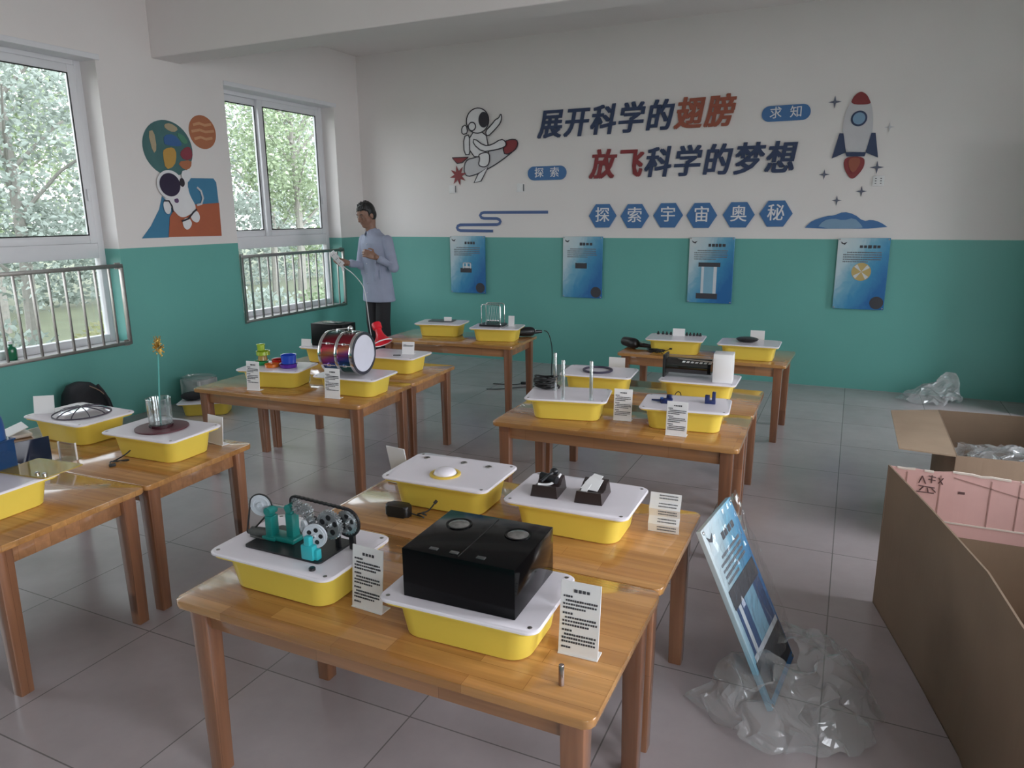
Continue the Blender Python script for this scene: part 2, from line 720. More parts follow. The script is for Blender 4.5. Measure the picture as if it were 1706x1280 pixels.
TH = 0.28
mb = MB()
mb.bx((-0.5, Y0 - 0.3, -0.12), (X1 + 0.3, 0.3, 0.0))
struct('floor', mb, M_FLOOR)
mb = MB()
mb.bx((-TH, Y0 - 0.3, H_CEIL), (X1 + 0.3, 0.3, H_CEIL + 0.15))
struct('ceiling', mb, M_CEIL)
mb = MB()
mb.bx((-TH, 0.0, 0.0), (X1 + 0.3, 0.25, H_CEIL))
struct('wall_back', mb, M_WALL)
mb = MB()
mb.bx((-TH, Y0 - 0.25, 0.0), (X1 + 0.3, Y0, H_CEIL))
struct('wall_front', mb, M_WALL)


def wall_with_openings(name, xa, xb, wins, zs):
    mb = MB()
    ys = sorted([(a, b, c, d) for (a, b), (c, d) in zip(wins, zs)])
    cur = Y0
    for a, b, z0, z1 in ys:
        mb.bx((xa, cur, 0), (xb, a, H_CEIL))
        if z0 > 0:
            mb.bx((xa, a, 0), (xb, b, z0))
        mb.bx((xa, a, z1), (xb, b, H_CEIL))
        cur = b
    mb.bx((xa, cur, 0), (xb, 0, H_CEIL))
    return struct(name, mb, M_WALL)


wall_with_openings('wall_left', -TH, 0.0, LWIN, [(WIN_Z0, WIN_Z1)] * 3)
wall_with_openings('wall_right', X1, X1 + 0.28, RWIN, RZ)
mb = MB()
mb.bx((X1 - 0.32, -2.77, 0), (X1, -2.35, 2.82))
struct('added_shade_pillar', mb, M_WALL)  # unseen pillar, added to keep light off the back wall's right end
mb = MB()
mb.bx((X1 + 0.28, -14, -0.15), (X1 + 14, 6, -0.02))
struct('outdoor_forecourt', mb, mat('pale_concrete', (0.46, 0.45, 0.43), 0.85, var=0.15, vscale=3))
mb = MB()
mb.bx((0, -2.71, 2.82), (X1, -2.43, H_CEIL), bevel=0.008)
struct('beam', mb, M_CEIL)


def window(n, ya, yb, split, sash_to):
    """white window unit set back in the wall: fixed light below, sliding sashes above"""
    x = -0.20
    d = 0.032
    mb = MB()
    f = 0.055
    zt0, zt1 = 1.27, 1.385
    for (y0, y1, z0, z1) in ((ya + f, yb - f, WIN_Z0, WIN_Z0 + 0.06), (ya + f, yb - f, WIN_Z1 - 0.06, WIN_Z1), (ya + f, yb - f, zt0, zt1),
                             (ya, ya + f, WIN_Z0, WIN_Z1), (yb - f, yb, WIN_Z0, WIN_Z1)):
        mb.bx((x - d, y0, z0), (x + d, y1, z1), bevel=0.006)
    root = struct('window_%d' % n, mb, M_PVC, smooth=True)

    def sash(y0, y1, z0, z1, xx, w=0.06):
        s = MB()
        for (a, b, c, e) in ((y0 + w, y1 - w, z0, z0 + w), (y0 + w, y1 - w, z1 - w, z1), (y0, y0 + w, z0, z1), (y1 - w, y1, z0, z1)):
            s.bx((xx - 0.017, a, c), (xx + 0.017, b, e), bevel=0.005)
        so = s.build('sash', M_PVC, root, True)
        g = MB()
        for yy in (y0 + w, y1 - w - 0.008):
            g.bx((xx + 0.012, yy, z0 + w), (xx + 0.0195, yy + 0.008, z1 - w))
        for zz in (z0 + w, z1 - w - 0.008):
            g.bx((xx + 0.012, y0 + w, zz), (xx + 0.0195, y1 - w, zz + 0.008))
        g.build('glazing_seal', M_RUBBER, so)
        p = MB()
        p.bx((xx - 0.003, y0 + w - .005, z0 + w - .005), (xx + 0.003, y1 - w + .005, z1 - w + .005))
        p.build('glass_pane', M_GLASS, so)
    sash(ya + f, split + 0.05, zt1, WIN_Z1 - 0.06, x - 0.02)
    sash(split, sash_to, zt1, WIN_Z1 - 0.06, x + 0.018)
    p = MB()
    p.bx((x - 0.003, ya + f - .005, WIN_Z0 + 0.055), (x + 0.003, yb - f + .005, zt0 + .005))
    p.build('glass_pane', M_GLASS, root)
    h = MB()
    h.box((x + 0.045, sash_to - 0.03, 1.75), (0.016, 0.02, 0.09), bevel=0.004)
    h.build('sash_lock', M_PVC, root, True)
    return root


window(1, LWIN[1][0], LWIN[1][1], -4.12, -3.265)
window(2, LWIN[0][0], LWIN[0][1], -1.40, -0.495)
window(3, LWIN[2][0], LWIN[2][1], -6.9, -6.035)
for i, (a, b) in enumerate(LWIN[:2]):
    mb = MB()
    mb.bx((-0.16, a - 0.0, WIN_Z1 - 0.028), (0.014, b + 0.03, WIN_Z1 + 0.012), bevel=0.004)
    struct('trim_%d' % (i + 1), mb, M_PVC)
for i, (a, b) in enumerate(LWIN[:2]):
    mb = MB()
    mb.bx((-0.19, a + .001, WIN_Z0 - 0.02), (-0.004, b - .001, WIN_Z0 + 0.002))
    struct('trim_%d' % (i + 3), mb, mat('window_sill_stone', (0.42, 0.40, 0.40), 0.35))


def guard_rail(a, b, label, nb):
    root = thing('window_guard_rail', label, 'railing', (0.018, (a + b) / 2, 0.6), 0, 'steel guard rails across the windows')
    L = b - a
    mb = MB()
    mb.box((0, 0, 0.0), (0.026, L, 0.026), bevel=0.003)
    mb.box((0, 0, 0.61), (0.026, L, 0.03), bevel=0.003)
    for s in (-1, 1):
        mb.box((0, s * (L / 2 - 0.013), 0.305), (0.026, 0.026, 0.60), bevel=0.003)
    mb.build('rail_frame', M_STEEL, root, True)
    for k in range(nb):
        y = -L / 2 + L * (k + 1) / (nb + 1)
        q = MB()
        q.box((0, y, 0.305), (0.016, 0.016, 0.59), bevel=0.003)
        q.build('rail_bar', M_STEEL, root, True)
    fx = MB()
    for s in (-1, 1):
        for z in (0.0, 0.61):
            fx.box((-0.0145, s * (L / 2 - 0.03), z), (0.005, 0.05, 0.05), bevel=0.001)
    fx.build('wall_bracket', M_STEEL, root)


guard_rail(-4.78, -3.22, 'steel guard rail across the near window at the left edge', 12)
guard_rail(-1.985, -0.44, 'steel guard rail across the far window beside the person', 12)

# unseen door leaf, added standing open to shade the back wall's right end
mb = MB()
mb.bx((X1 - 0.80, -0.515, 0.012), (X1 - 0.01, -0.475, 2.08), bevel=.004)
dr = struct('added_shade_door_1', mb, mat('green_door_paint', (0.16, 0.36, 0.32), .4))
mb = MB()
mb.cyl((X1 - 0.73, -0.52, 1.0), (X1 - 0.73, -0.565, 1.0), .01)
mb.cyl((X1 - 0.74, -0.565, 1.0), (X1 - 0.62, -0.565, 1.0), .009)
mb.build('door_handle', M_CHROME, dr, True)

# ------------------------------------------------------------------ outside
mb = MB()
mb.bx((-60, -40, -0.45), (-0.5, 60, -0.3))
o = mb.build('outdoor_ground', mat('dry_pale_ground', (0.085, 0.095, 0.055), 0.9, var=0.4, vscale=0.8))
o['kind'] = 'structure'
mb = MB()
mb.bx((-2.0, -12, -0.3), (-0.5, 14, -0.18))
o = mb.build('outdoor_pavement', mat('path_concrete', (0.13, 0.13, 0.12), 0.85, var=0.15, vscale=3))
o['kind'] = 'structure'


def noise2(y):
    return math.sin(y * 1.7) * .5 + math.sin(y * .63 + 1) * .5


def leaf_mat(name, c1, c2):
    m, nt, b = nodes_of(name)
    oi = nt.nodes.new('ShaderNodeNewGeometry')
    mx = nt.nodes.new('ShaderNodeMix')
    mx.data_type = 'RGBA'
    mx.inputs['A'].default_value = (*c1, 1)
    mx.inputs['B'].default_value = (*c2, 1)
    nt.links.new(oi.outputs['Random Per Island'], mx.inputs['Factor'])
    nt.links.new(mx.outputs['Result'], b.inputs['Base Color'])
    b.inputs['Roughness'].default_value = 0.45
    tl = nt.nodes.new('ShaderNodeBsdfTranslucent')
    nt.links.new(mx.outputs['Result'], tl.inputs[0])
    ms = nt.nodes.new('ShaderNodeMixShader')
    ms.inputs[0].default_value = 0.4
    out = [n for n in nt.nodes if n.type == 'OUTPUT_MATERIAL'][0]
    nt.links.new(b.outputs[0], ms.inputs[1])
    nt.links.new(tl.outputs[0], ms.inputs[2])
    nt.links.new(ms.outputs[0], out.inputs['Surface'])
    return m


M_LEAF = [leaf_mat('fresh_green_leaves', (0.15, 0.20, 0.11), (0.31, 0.37, 0.24)),
          leaf_mat('grey_green_leaves', (0.18, 0.21, 0.18), (0.36, 0.41, 0.37)),
          leaf_mat('yellowing_leaves', (0.30, 0.31, 0.15), (0.44, 0.43, 0.28))]
M_BARK = mat('tree_bark', (0.19, 0.18, 0.16), 0.9, var=0.3, vscale=20)


def tree(x, y, h, rad, kind, label, seed, n=2600, low=0.25, leaf=0.10):
    rnd = random.Random(seed)
    root = thing('leafy_tree', label, 'tree', (x, y, -0.3), 0, 'trees outside the windows')
    t = MB()
    t.tube([(0, 0, 0), (0.05, 0.03, h * .3), (-0.03, 0.08, h * .6), (0.05, 0, h * .92)], [0.085, 0.065, 0.045, 0.015], 8)
    tips = []
    for k in range(9):
        a = rnd.uniform(0, 2 * PI)
        z = h * rnd.uniform(0.2, 0.7)
        q = Vector((math.cos(a) * rad * .75, math.sin(a) * rad * .75, z + h * .18))
        t.tube([(0, 0, z), (q.x * .5, q.y * .5, z + h * .11), q], [0.028, 0.018, 0.008], 6)
        tips.append(q)
    t.build('trunk', M_BARK, root, True)
    f = MB()
    clumps = []
    for k in range(70):
        u = rnd.uniform(-1, 1)
        a = rnd.uniform(0, 2 * PI)
        rr = rnd.uniform(0.35, 1.0)
        s = math.sqrt(1 - u * u)
        clumps.append((Vector((rad * rr * s * math.cos(a), rad * rr * s * math.sin(a), h * (low + (1 - low) * (0.5 + 0.5 * u * rr)))), rnd.uniform(0.25, 0.6) * rad * .7))
    for k in range(n):
        c, r = rnd.choice(clumps)
        d = Vector((rnd.gauss(0, 1), rnd.gauss(0, 1), rnd.gauss(0, 1))).normalized() * r * rnd.uniform(0.3, 1) ** .6
        p = c + d
        if p.z < 0.25:
            continue
        ax = Vector((rnd.gauss(0, 1), rnd.gauss(0, 1), rnd.gauss(0, .6))).normalized()
        sd = ax.cross(Vector((rnd.gauss(0, 1), rnd.gauss(0, 1), rnd.gauss(0, 1)))).normalized()
        nn = ax.cross(sd)
        L = leaf * rnd.uniform(0.7, 1.3)
        w = L * .32
        a0 = f.bm.verts.new(p)
        b0 = f.bm.verts.new(p + ax * L * .5 + sd * w + nn * .012)
        b1 = f.bm.verts.new(p + ax * L * .5 - sd * w + nn * .012)
        c0 = f.bm.verts.new(p + ax * L)
        f.bm.faces.new((a0, b0, c0))
        f.bm.faces.new((a0, c0, b1))
    f.build('foliage', M_LEAF[kind], root, False, fix=False)
    return root


TREES = [(-3.6, -1.8, 5.2, 1.5, 1, 'grey-green tree close outside the near window', 9500, .075),
         (-7.6, 0.2, 6.8, 2.1, 0, 'bushy green tree behind the first one outside the near window', 9500, .10),
         (-12.5, 3.6, 8.5, 3.1, 1, 'tall grey-green tree far outside the near window', 7000, .15),
         (-3.9, 3.3, 5.2, 1.45, 0, 'fresh green tree close outside the far window', 9500, .075),
         (-7.3, 6.3, 6.6, 2.2, 1, 'tall grey-green tree in the distance outside the far window', 9500, .10),
         (-12.5, 11.5, 8.5, 3.2, 0, 'tall green tree farthest off outside the far window', 7000, .15)]
for i, tr_ in enumerate(TREES):
    tree(*tr_[:5], tr_[5], 11 + i, n=tr_[6], low=0.20, leaf=tr_[7])


rnd = random.Random(99)
f = MB()
for k in range(15000):
    y_ = rnd.uniform(-5, 17)
    d = Vector((-10.1 + rnd.gauss(0, .16), y_, rnd.uniform(0, 1) ** .8 * (2.3 + .35 * noise2(y_))))
    ax = Vector((rnd.gauss(0, 1), rnd.gauss(0, 1), rnd.gauss(.3, .7))).normalized()
    sd = ax.orthogonal().normalized()
    L = .15 * rnd.uniform(.7, 1.3)
    a0, b0, c0, b1 = [f.bm.verts.new(q) for q in (d, d + ax * L * .5 + sd * L * .33, d + ax * L, d + ax * L * .5 - sd * L * .33)]
    f.bm.faces.new((a0, b0, c0))
    f.bm.faces.new((a0, c0, b1))
tag(f.build('garden_hedge', M_LEAF[1], None, False, (0, 0, -0.3), fix=False), 'long low hedge running behind the trees outside both windows', 'hedge')


def bush(x, y, r, kind, label, seed):
    rnd = random.Random(seed)
    f = MB()
    for k in range(2600):
        d = Vector((rnd.gauss(0, 1), rnd.gauss(0, 1), abs(rnd.gauss(0, 1)) * .9)).normalized() * r * rnd.uniform(.4, 1)
        ax = (d.normalized() + Vector((rnd.gauss(0, .6), rnd.gauss(0, .6), rnd.gauss(0, .6)))).normalized()
        sd = ax.orthogonal().normalized()
        L = .075 * rnd.uniform(.7, 1.3)
        a0, b0, c0, b1 = [f.bm.verts.new(q) for q in (d, d + ax * L * .5 + sd * L * .3, d + ax * L, d + ax * L * .5 - sd * L * .3)]
        f.bm.faces.new((a0, b0, c0))
        f.bm.faces.new((a0, c0, b1))
    o = f.build('garden_bush', M_LEAF[kind], None, False, (x, y, -0.3), fix=False)
    tag(o, label, 'bush', 'bushes outside the windows')


for i_, b_ in enumerate([(-2.5, -2.95, 0.88, 1, "grey-green bush low outside the near window at the left edge"),
                        (-2.6, -1.05, 0.88, 2, "yellowing bush low outside the near window at right"),
                        (-2.5, 0.85, 0.88, 1, "grey-green bush low outside the far window at left"),
                        (-2.6, 2.75, 0.88, 0, "fresh green bush low outside the far window in the middle"),
                        (-2.8, 4.65, 0.90, 2, "yellowing bush low outside the far window at right")]):
    bush(*b_, 70 + i_)

# ------------------------------------------------------------------ wall graphics
def sticker(name, pts, off, mats, parent=None, wall='back', th=0.004, hole=None):
    """flat vinyl shape on a wall: pts are (x, z) on the back wall or (y, z) on the left wall"""
    mb = MB()
    if wall == 'back':
        mb.prism(pts, -off - th, -off, 'Y')
    else:
        mb.prism(pts, off, off + th, 'X')
    return mb.build(name, mats, parent)


def ribbon(name, pts, w, off, m, parent=None, wall='back', th=0.004, closed=False):
    P = [Vector((p[0], p[1])) for p in pts]
    n = len(P)
    Lp, Rp = [], []
    for i in range(n):
        if closed:
            d = P[(i + 1) % n] - P[i - 1]
        else:
            d = P[min(i + 1, n - 1)] - P[max(i - 1, 0)]
        d.normalize()
        q = Vector((-d.y, d.x)) * w / 2
        Lp.append(P[i] + q)
        Rp.append(P[i] - q)
    mb = MB()

    def mp(p, z):
        return (p[0], -z, p[1]) if wall == 'back' else (z, p[0], p[1])
    rng = range(n) if closed else range(n - 1)
    lo = [(mb._v(mp(Lp[i], off)), mb._v(mp(Rp[i], off)), mb._v(mp(Rp[i], off + th)), mb._v(mp(Lp[i], off + th))) for i in range(n)]
    for i in rng:
        a, b = lo[i], lo[(i + 1) % n]
        for k in range(4):
            mb.face([a[k], a[(k + 1) % 4], b[(k + 1) % 4], b[k]])
    if not closed:
        mb.face(lo[0])
        mb.face(lo[-1])
    return mb.build(name, m, parent)


def glyph_mesh(ch, size, bold, th, shear=0.0, squash=1.0):
    c = bpy.data.curves.new('letter', 'FONT')
    c.body = ch
    c.size = 1.0
    c.extrude = 0.5
    c.resolution_u = 3
    o = bpy.data.objects.new('letter', c)
    COL.objects.link(o)
    bpy.context.view_layer.update()
    dg = bpy.context.evaluated_depsgraph_get()
    me = bpy.data.meshes.new_from_object(o.evaluated_get(dg))
    bpy.data.objects.remove(o)
    bpy.data.curves.remove(c)
    if bold > 0:
        bmj = bmesh.new()
        for k, (dx, dy) in enumerate(((0, 0), (bold, bold * .6), (-bold, bold * .6), (bold, -bold * .6), (-bold, -bold * .6), (bold * 1.1, 0), (-bold * 1.1, 0))):
            cm = me.copy()
            cm.transform(Matrix.Translation((dx, dy, -.004 * k)))
            bmj.from_mesh(cm)
            bpy.data.meshes.remove(cm)
        bmj.to_mesh(me)
        bmj.free()
    # em box x 0..1, y -0.2..0.8 centred; letter upright in the x-z plane facing -y
    for v in me.vertices:
        x, y, z = v.co
        x, y = (x - 0.5) * size * squash, (y - 0.3) * size
        v.co = (x + shear * y, -(z + 0.5) * th, y)
    return me


def letter(ch, x, z, size, m, label=None, parent=None, off=0.004, bold=0.024, th=0.012, shear=0.0, group=None, name='wall_letter'):
    me = glyph_mesh(ch, size, bold, th, shear, 0.88 if shear else 1.0)
    me.name = name
    me.materials.clear()
    me.materials.append(m)
    o = bpy.data.objects.new(name, me)
    COL.objects.link(o)
    o.location = (x, -off, z)
    if parent is not None:
        o.parent = parent
    else:
        tag(o, label, 'letter', group)
    return o


U1 = [('展', M_NAVY, 'navy wall character 展 opening the upper slogan line'), ('开', M_NAVY, 'navy wall character 开, second in the upper slogan line'),
      ('科', M_NAVY, 'navy wall character 科 in the upper slogan line'), ('学', M_NAVY, 'navy wall character 学 in the upper slogan line'),
      ('的', M_NAVY, 'navy wall character 的 in the upper slogan line'), ('翅', M_ORANGERED, 'orange-red wall character 翅 in the upper slogan line'),
      ('膀', M_ORANGERED, 'orange-red wall character 膀 ending the upper slogan line')]
for i, (ch, m, lab) in enumerate(U1):
    letter(ch, 2.352 + i * 0.2775, 2.443 + i * 0.003, 0.292, m, lab, shear=0.17, bold=0.030, group='upper slogan line characters')
U2 = [('放', M_BRICKRED, 'dark red wall character 放 opening the lower slogan line'), ('飞', M_BRICKRED, 'dark red wall character 飞 in the lower slogan line'),
      ('科', M_NAVY, 'navy wall character 科 in the lower slogan line'), ('学', M_NAVY, 'navy wall character 学 in the lower slogan line'),
      ('的', M_NAVY, 'navy wall character 的 in the lower slogan line'), ('梦', M_NAVY, 'navy wall character 梦 in the lower slogan line'),
      ('想', M_NAVY, 'navy wall character 想 ending the lower slogan line')]
for i, (ch, m, lab) in enumerate(U2):
    letter(ch, 2.910 + i * 0.2765, 2.033, 0.292, m, lab, shear=0.15, bold=0.030, group='lower slogan line characters')

HEX = [(2.916, 1.557, '探'), (3.246, 1.553, '索'), (3.575, 1.557, '宇'), (3.895, 1.554, '宙'), (4.233, 1.557, '奥'), (4.559, 1.565, '秘')]
for x, z, ch in HEX:
    t = thing('hexagon_plaque', 'blue hexagon plaque with the white character ' + ch, 'wall plaque', (x, 0, z), 0, 'hexagon plaques under the slogan')
    pts = [(0.143, 0), (0.07, 0.115), (-0.07, 0.115), (-0.143, 0), (-0.07, -0.115), (0.07, -0.115)]
    q = MB()
    q.prism(pts, -0.014, -0.0015, 'Y')
    q.build('plaque_face', M_BLUEV, t)
    g = letter(ch, 0, 0, 0.155, M_VWHITE, parent=t, off=0.014, bold=0.008, th=0.003, name='plaque_character')


def pill(x, z, w, h, a, b):
    t = thing('rounded_plaque', 'rounded slate-blue wall plaque reading ' + a + b, 'wall plaque', (x, 0, z), 0, 'rounded plaques beside the slogan')
    q = MB()
    q.prism(rrect(w, h, h / 2 - .001, 8), -0.012, -0.0015, 'Y')
    q.build('plaque_face', M_BLUEV, t)
    for s, ch in ((-1, a), (1, b)):
        letter(ch, s * 0.085, 0, 0.105, M_VWHITE, parent=t, off=0.012, bold=0.006, th=0.003, name='plaque_character')


pill(2.312, 1.988, 0.424, 0.138, '探', '索')
pill(4.582, 2.428, 0.405, 0.132, '求', '知')

# rocket
t = thing('rocket_wall_sticker', 'grey rocket wall sticker with red nose, dark fins and red flame', 'wall sticker', (0, 0, 0))
body = chaikin([(5.08, 2.076), (5.046, 2.255), (5.062, 2.417), (5.095, 2.475), (5.12, 2.53), (5.165, 2.566), (5.212, 2.541), (5.245, 2.49), (5.275, 2.392), (5.288, 2.242), (5.273, 2.068)], 2)
sticker('rocket_body', body, 0.004, M_VGREY, t)
sticker('nose_cone', chaikin([(5.094, 2.462), (5.112, 2.526), (5.163, 2.568), (5.214, 2.538), (5.239, 2.492), (5.257, 2.454)], 2), 0.009, M_BRICKRED, t)
w = sticker('porthole_rim', circle(5.172, 2.347, 0.063), 0.009, M_NAVY, t)
sticker('porthole_glass', circle(5.172, 2.347, 0.048), 0.014, M_BLUEL, w)
sticker('fin', [(5.03, 2.235), (5.062, 2.232), (5.095, 2.075), (4.985, 2.028)], 0.009, M_NAVY, t)
sticker('fin', [(5.278, 2.226), (5.310, 2.224), (5.348, 2.022), (5.247, 2.069)], 0.009, M_NAVY, t)
sticker('engine_band', [(5.088, 2.077), (5.252, 2.070), (5.243, 2.036), (5.102, 2.041)], 0.014, M_NAVY, t)
f = sticker('flame', chaikin([(5.101, 2.041), (5.24, 2.036), (5.252, 1.967), (5.223, 1.904), (5.161, 1.84), (5.107, 1.908), (5.079, 1.986)], 2), 0.004, M_BRICKRED, t)
sticker('flame_core', chaikin([(5.13, 2.03), (5.21, 2.03), (5.214, 1.97), (5.165, 1.89), (5.118, 1.97)], 2), 0.009, M_ORANGERED, f)

STARS = [(4.971, 2.493, .052, 'dark four-point star sticker left of the rocket nose'), (5.411, 2.265, .040, 'pale four-point star sticker right of the rocket body', ),
         (5.347, 1.943, .055, 'dark four-point star sticker right of the rocket flame'), (4.936, 1.896, .045, 'dark four-point star sticker left of the rocket flame'),
         (5.245, 1.747, .045, 'dark four-point star sticker right below the rocket flame'), (5.056, 1.674, .042, 'lowest four-point star sticker just above the blue cloud')]
for i, (x, z, r, lab) in enumerate(STARS):
    pts = []
    for k in range(8):
        a = PI / 4 * k
        rr = r if k % 2 == 0 else r * .26
        pts.append((x + rr * math.cos(a), z + rr * math.sin(a)))
    tag(sticker('star_sticker', pts, 0.002, M_VGREY if i == 1 else mat('star_grey', (.11, .12, .17), .5)), lab, 'wall sticker', 'star stickers round the rocket')

t = thing('cloud_wall_sticker', 'blue cloud wall sticker below the rocket', 'wall sticker')
sticker('cloud_back', chaikin([(4.806, 1.432), (4.835, 1.465), (4.871, 1.502), (4.983, 1.542), (5.046, 1.545), (5.118, 1.578), (5.206, 1.556), (5.285, 1.494), (5.344, 1.509), (5.418, 1.487), (5.495, 1.432)], 1), 0.003, M_BLUEV, t)
sticker('cloud_front', chaikin([(4.915, 1.434), (4.961, 1.502), (5.047, 1.522), (5.124, 1.501), (5.208, 1.527), (5.275, 1.461), (5.284, 1.434)], 1), 0.008, M_BLUEL, t)
tag(ribbon('swirl_wall_sticker', [(2.325, 1.599), (1.580, 1.602), (1.548, 1.594), (1.532, 1.572), (1.548, 1.548), (1.58, 1.540), (1.735, 1.537), (1.765, 1.525), (1.775, 1.505), (1.765, 1.485), (1.735, 1.474), (1.285, 1.472), (1.255, 1.462), (1.244, 1.440), (1.255, 1.419), (1.285, 1.410), (1.685, 1.406)], 0.03, 0.003, mat('indigo_vinyl', (0.07, 0.12, 0.28), 0.5)),
    'slate-blue swirling cloud line sticker left on the back wall', 'wall sticker')

# astronaut riding a rocket
t = thing('astronaut_wall_sticker', 'outlined white astronaut riding a red-nosed rocket wall sticker', 'wall sticker')


def outlined(name, pts, off, parent, fill=None, w=0.011, n=2):
    pts = chaikin(pts, n) if n else pts
    o = sticker(name, pts, off, fill or M_VWHITE, parent, th=0.002)
    ribbon('outline', pts, w, off + 0.001, M_LINE, o, closed=True, th=0.003)
    return o


outlined('ridden_rocket', [(1.353, 2.153), (1.524, 2.175), (1.726, 2.28), (1.841, 2.317), (1.97, 2.33), (1.989, 2.282), (1.953, 2.228), (1.74, 2.096), (1.52, 2.002), (1.348, 1.971)], 0.003, t, M_VGREY)
outlined('nose_cone', [(1.832, 2.317), (1.906, 2.337), (1.975, 2.330), (1.991, 2.282), (1.953, 2.222), (1.839, 2.180), (1.815, 2.248)], 0.006, t, M_BRICKRED, n=1)
outlined('fin', [(1.207, 2.18), (1.405, 2.179), (1.327, 2.125), (1.266, 2.119)], 0.006, t, M_BRICKRED, n=0)
outlined('lower_fin', [(1.52, 2.005), (1.64, 2.07), (1.553, 1.929), (1.467, 1.912)], 0.006, t, n=0)
fl = []
for k in range(16):
    a = PI / 8 * k + .2
    rr = (0.105 if k % 2 == 0 else 0.045)
    fl.append((1.275 + rr * math.cos(a), 1.995 + rr * math.sin(a)))
sticker('flame', fl, 0.006, M_BRICKRED, t)
outlined('leg', [(1.525, 2.203), (1.659, 2.228), (1.662, 2.113), (1.614, 2.066), (1.522, 2.086), (1.549, 2.16)], 0.012, t)
outlined('backpack', [(1.351, 2.390), (1.428, 2.410), (1.432, 2.205), (1.355, 2.205)], 0.006, t, n=1)
outlined('left_arm', [(1.332, 2.485), (1.388, 2.512), (1.408, 2.423), (1.335, 2.410)], 0.009, t, n=1)
outlined('torso', [(1.428, 2.435), (1.618, 2.425), (1.650, 2.27), (1.645, 2.165), (1.423, 2.188)], 0.0095, t, n=1)
outlined('raised_arm', [(1.615, 2.43), (1.64, 2.37), (1.74, 2.45), (1.79, 2.50), (1.81, 2.545), (1.80, 2.60), (1.775, 2.55), (1.735, 2.54), (1.69, 2.49)], 0.0125, t, n=1)
outlined('reaching_arm', [(1.48, 2.37), (1.60, 2.285), (1.69, 2.29), (1.80, 2.345), (1.85, 2.32), (1.86, 2.275), (1.80, 2.25), (1.70, 2.235), (1.58, 2.225), (1.47, 2.31)], 0.0155, t, n=1)
h = outlined('helmet', circle(1.530, 2.540, 0.132, 0.125, 28), 0.0185, t, n=0)
sticker('visor', circle(1.602, 2.545, 0.058, 0.078, 24), 0.022, M_LINE, h)
outlined('earpiece', circle(1.464, 2.485, 0.042, 0.042, 20), 0.022, t, n=0)

# left-wall mural pieces
t = thing('space_mural', 'colourful mural of a white astronaut, striped planet and hills between the windows', 'wall sticker')
M_PT = mat('planet_teal', (0.06, 0.15, 0.15), 0.5, var=0.2)
M_PY = mat('planet_ochre', (0.52, 0.30, 0.07), 0.5)
M_HT = mat('hill_teal_blue', (0.05, 0.20, 0.34), 0.5)
M_HB = mat('hill_brick', (0.42, 0.11, 0.05), 0.5)
M_PO = mat('planet_orange', (0.42, 0.15, 0.07), 0.5)


def ls(name, pts, off, m, parent, n=0, th=0.003):
    return sticker(name, chaikin(pts, n) if n else pts, off, m, parent, 'left', th)


p = ls('large_planet', circle(-2.645, 2.135, 0.245, 0.222, 40), 0.002, M_PT, t)
ls('planet_patch', [(-2.692, 2.127), (-2.593, 2.151), (-2.569, 2.093), (-2.604, 1.995), (-2.698, 1.96), (-2.709, 2.083)], 0.005, M_PY, p, 1)
ls('planet_patch', [(-2.545, 2.103), (-2.461, 2.165), (-2.412, 2.157), (-2.406, 2.067), (-2.498, 2.045)], 0.005, mat('planet_maroon', (0.25, 0.04, 0.06), 0.5), p, 1)
ls('planet_patch', [(-2.677, 2.238), (-2.579, 2.255), (-2.501, 2.184), (-2.527, 2.156), (-2.656, 2.159), (-2.686, 2.17)], 0.005, mat('planet_blue', (0.04, 0.12, 0.30), 0.5), p, 1)
ls('planet_patch', [(-2.556, 2.266), (-2.49, 2.26), (-2.432, 2.198), (-2.491, 2.176)], 0.005, mat('planet_green', (0.08, 0.24, 0.15), 0.5), p, 1)
ls('planet_patch', [(-2.665, 2.323), (-2.60, 2.340), (-2.52, 2.300), (-2.578, 2.264), (-2.659, 2.29)], 0.005, mat('planet_tan', (0.42, 0.34, 0.22), 0.5), p, 1)
ls('planet_patch', [(-2.83, 2.25), (-2.77, 2.27), (-2.76, 2.12), (-2.80, 2.08)], 0.005, mat('planet_tan', (0.42, 0.34, 0.22), 0.5), p, 1)
ls('planet_patch', [(-2.577, 2.031), (-2.419, 2.058), (-2.436, 1.99), (-2.506, 1.965)], 0.005, M_PO, p, 1)
ls('blue_hill', [(-2.998, 1.413), (-2.90, 1.51), (-2.802, 1.643), (-2.76, 1.75), (-2.663, 1.643), (-2.738, 1.414)], 0.002, M_HT, t)
ls('teal_block', [(-2.502, 1.68), (-2.482, 1.868), (-2.445, 1.905), (-2.20, 1.912), (-2.172, 1.879), (-2.166, 1.701)], 0.002, M_HT, t)
ls('brick_hill', [(-2.743, 1.416), (-2.709, 1.581), (-2.664, 1.634), (-2.502, 1.68), (-2.166, 1.701), (-2.172, 1.411)], 0.006, M_HB, t)
ls('astronaut_suit', [(-2.728, 1.80), (-2.567, 1.875), (-2.492, 1.841), (-2.49, 1.77), (-2.424, 1.662), (-2.465, 1.616), (-2.597, 1.563), (-2.674, 1.643), (-2.749, 1.721)], 0.010, M_VWHITE, t, 2)
a = ls('astronaut_arm', [(-2.767, 1.710), (-2.708, 1.710), (-2.690, 1.643), (-2.723, 1.595), (-2.764, 1.625)], 0.014, M_VWHITE, t, 2)
ribbon('seam_line', [(-2.755, 1.712), (-2.71, 1.712), (-2.685, 1.67), (-2.68, 1.62)], 0.013, 0.018, M_LINE, a, 'left', 0.002)
ls('astronaut_arm', [(-2.555, 1.954), (-2.485, 1.975), (-2.440, 1.932), (-2.488, 1.868), (-2.544, 1.866)], 0.014, M_VWHITE, t, 1)
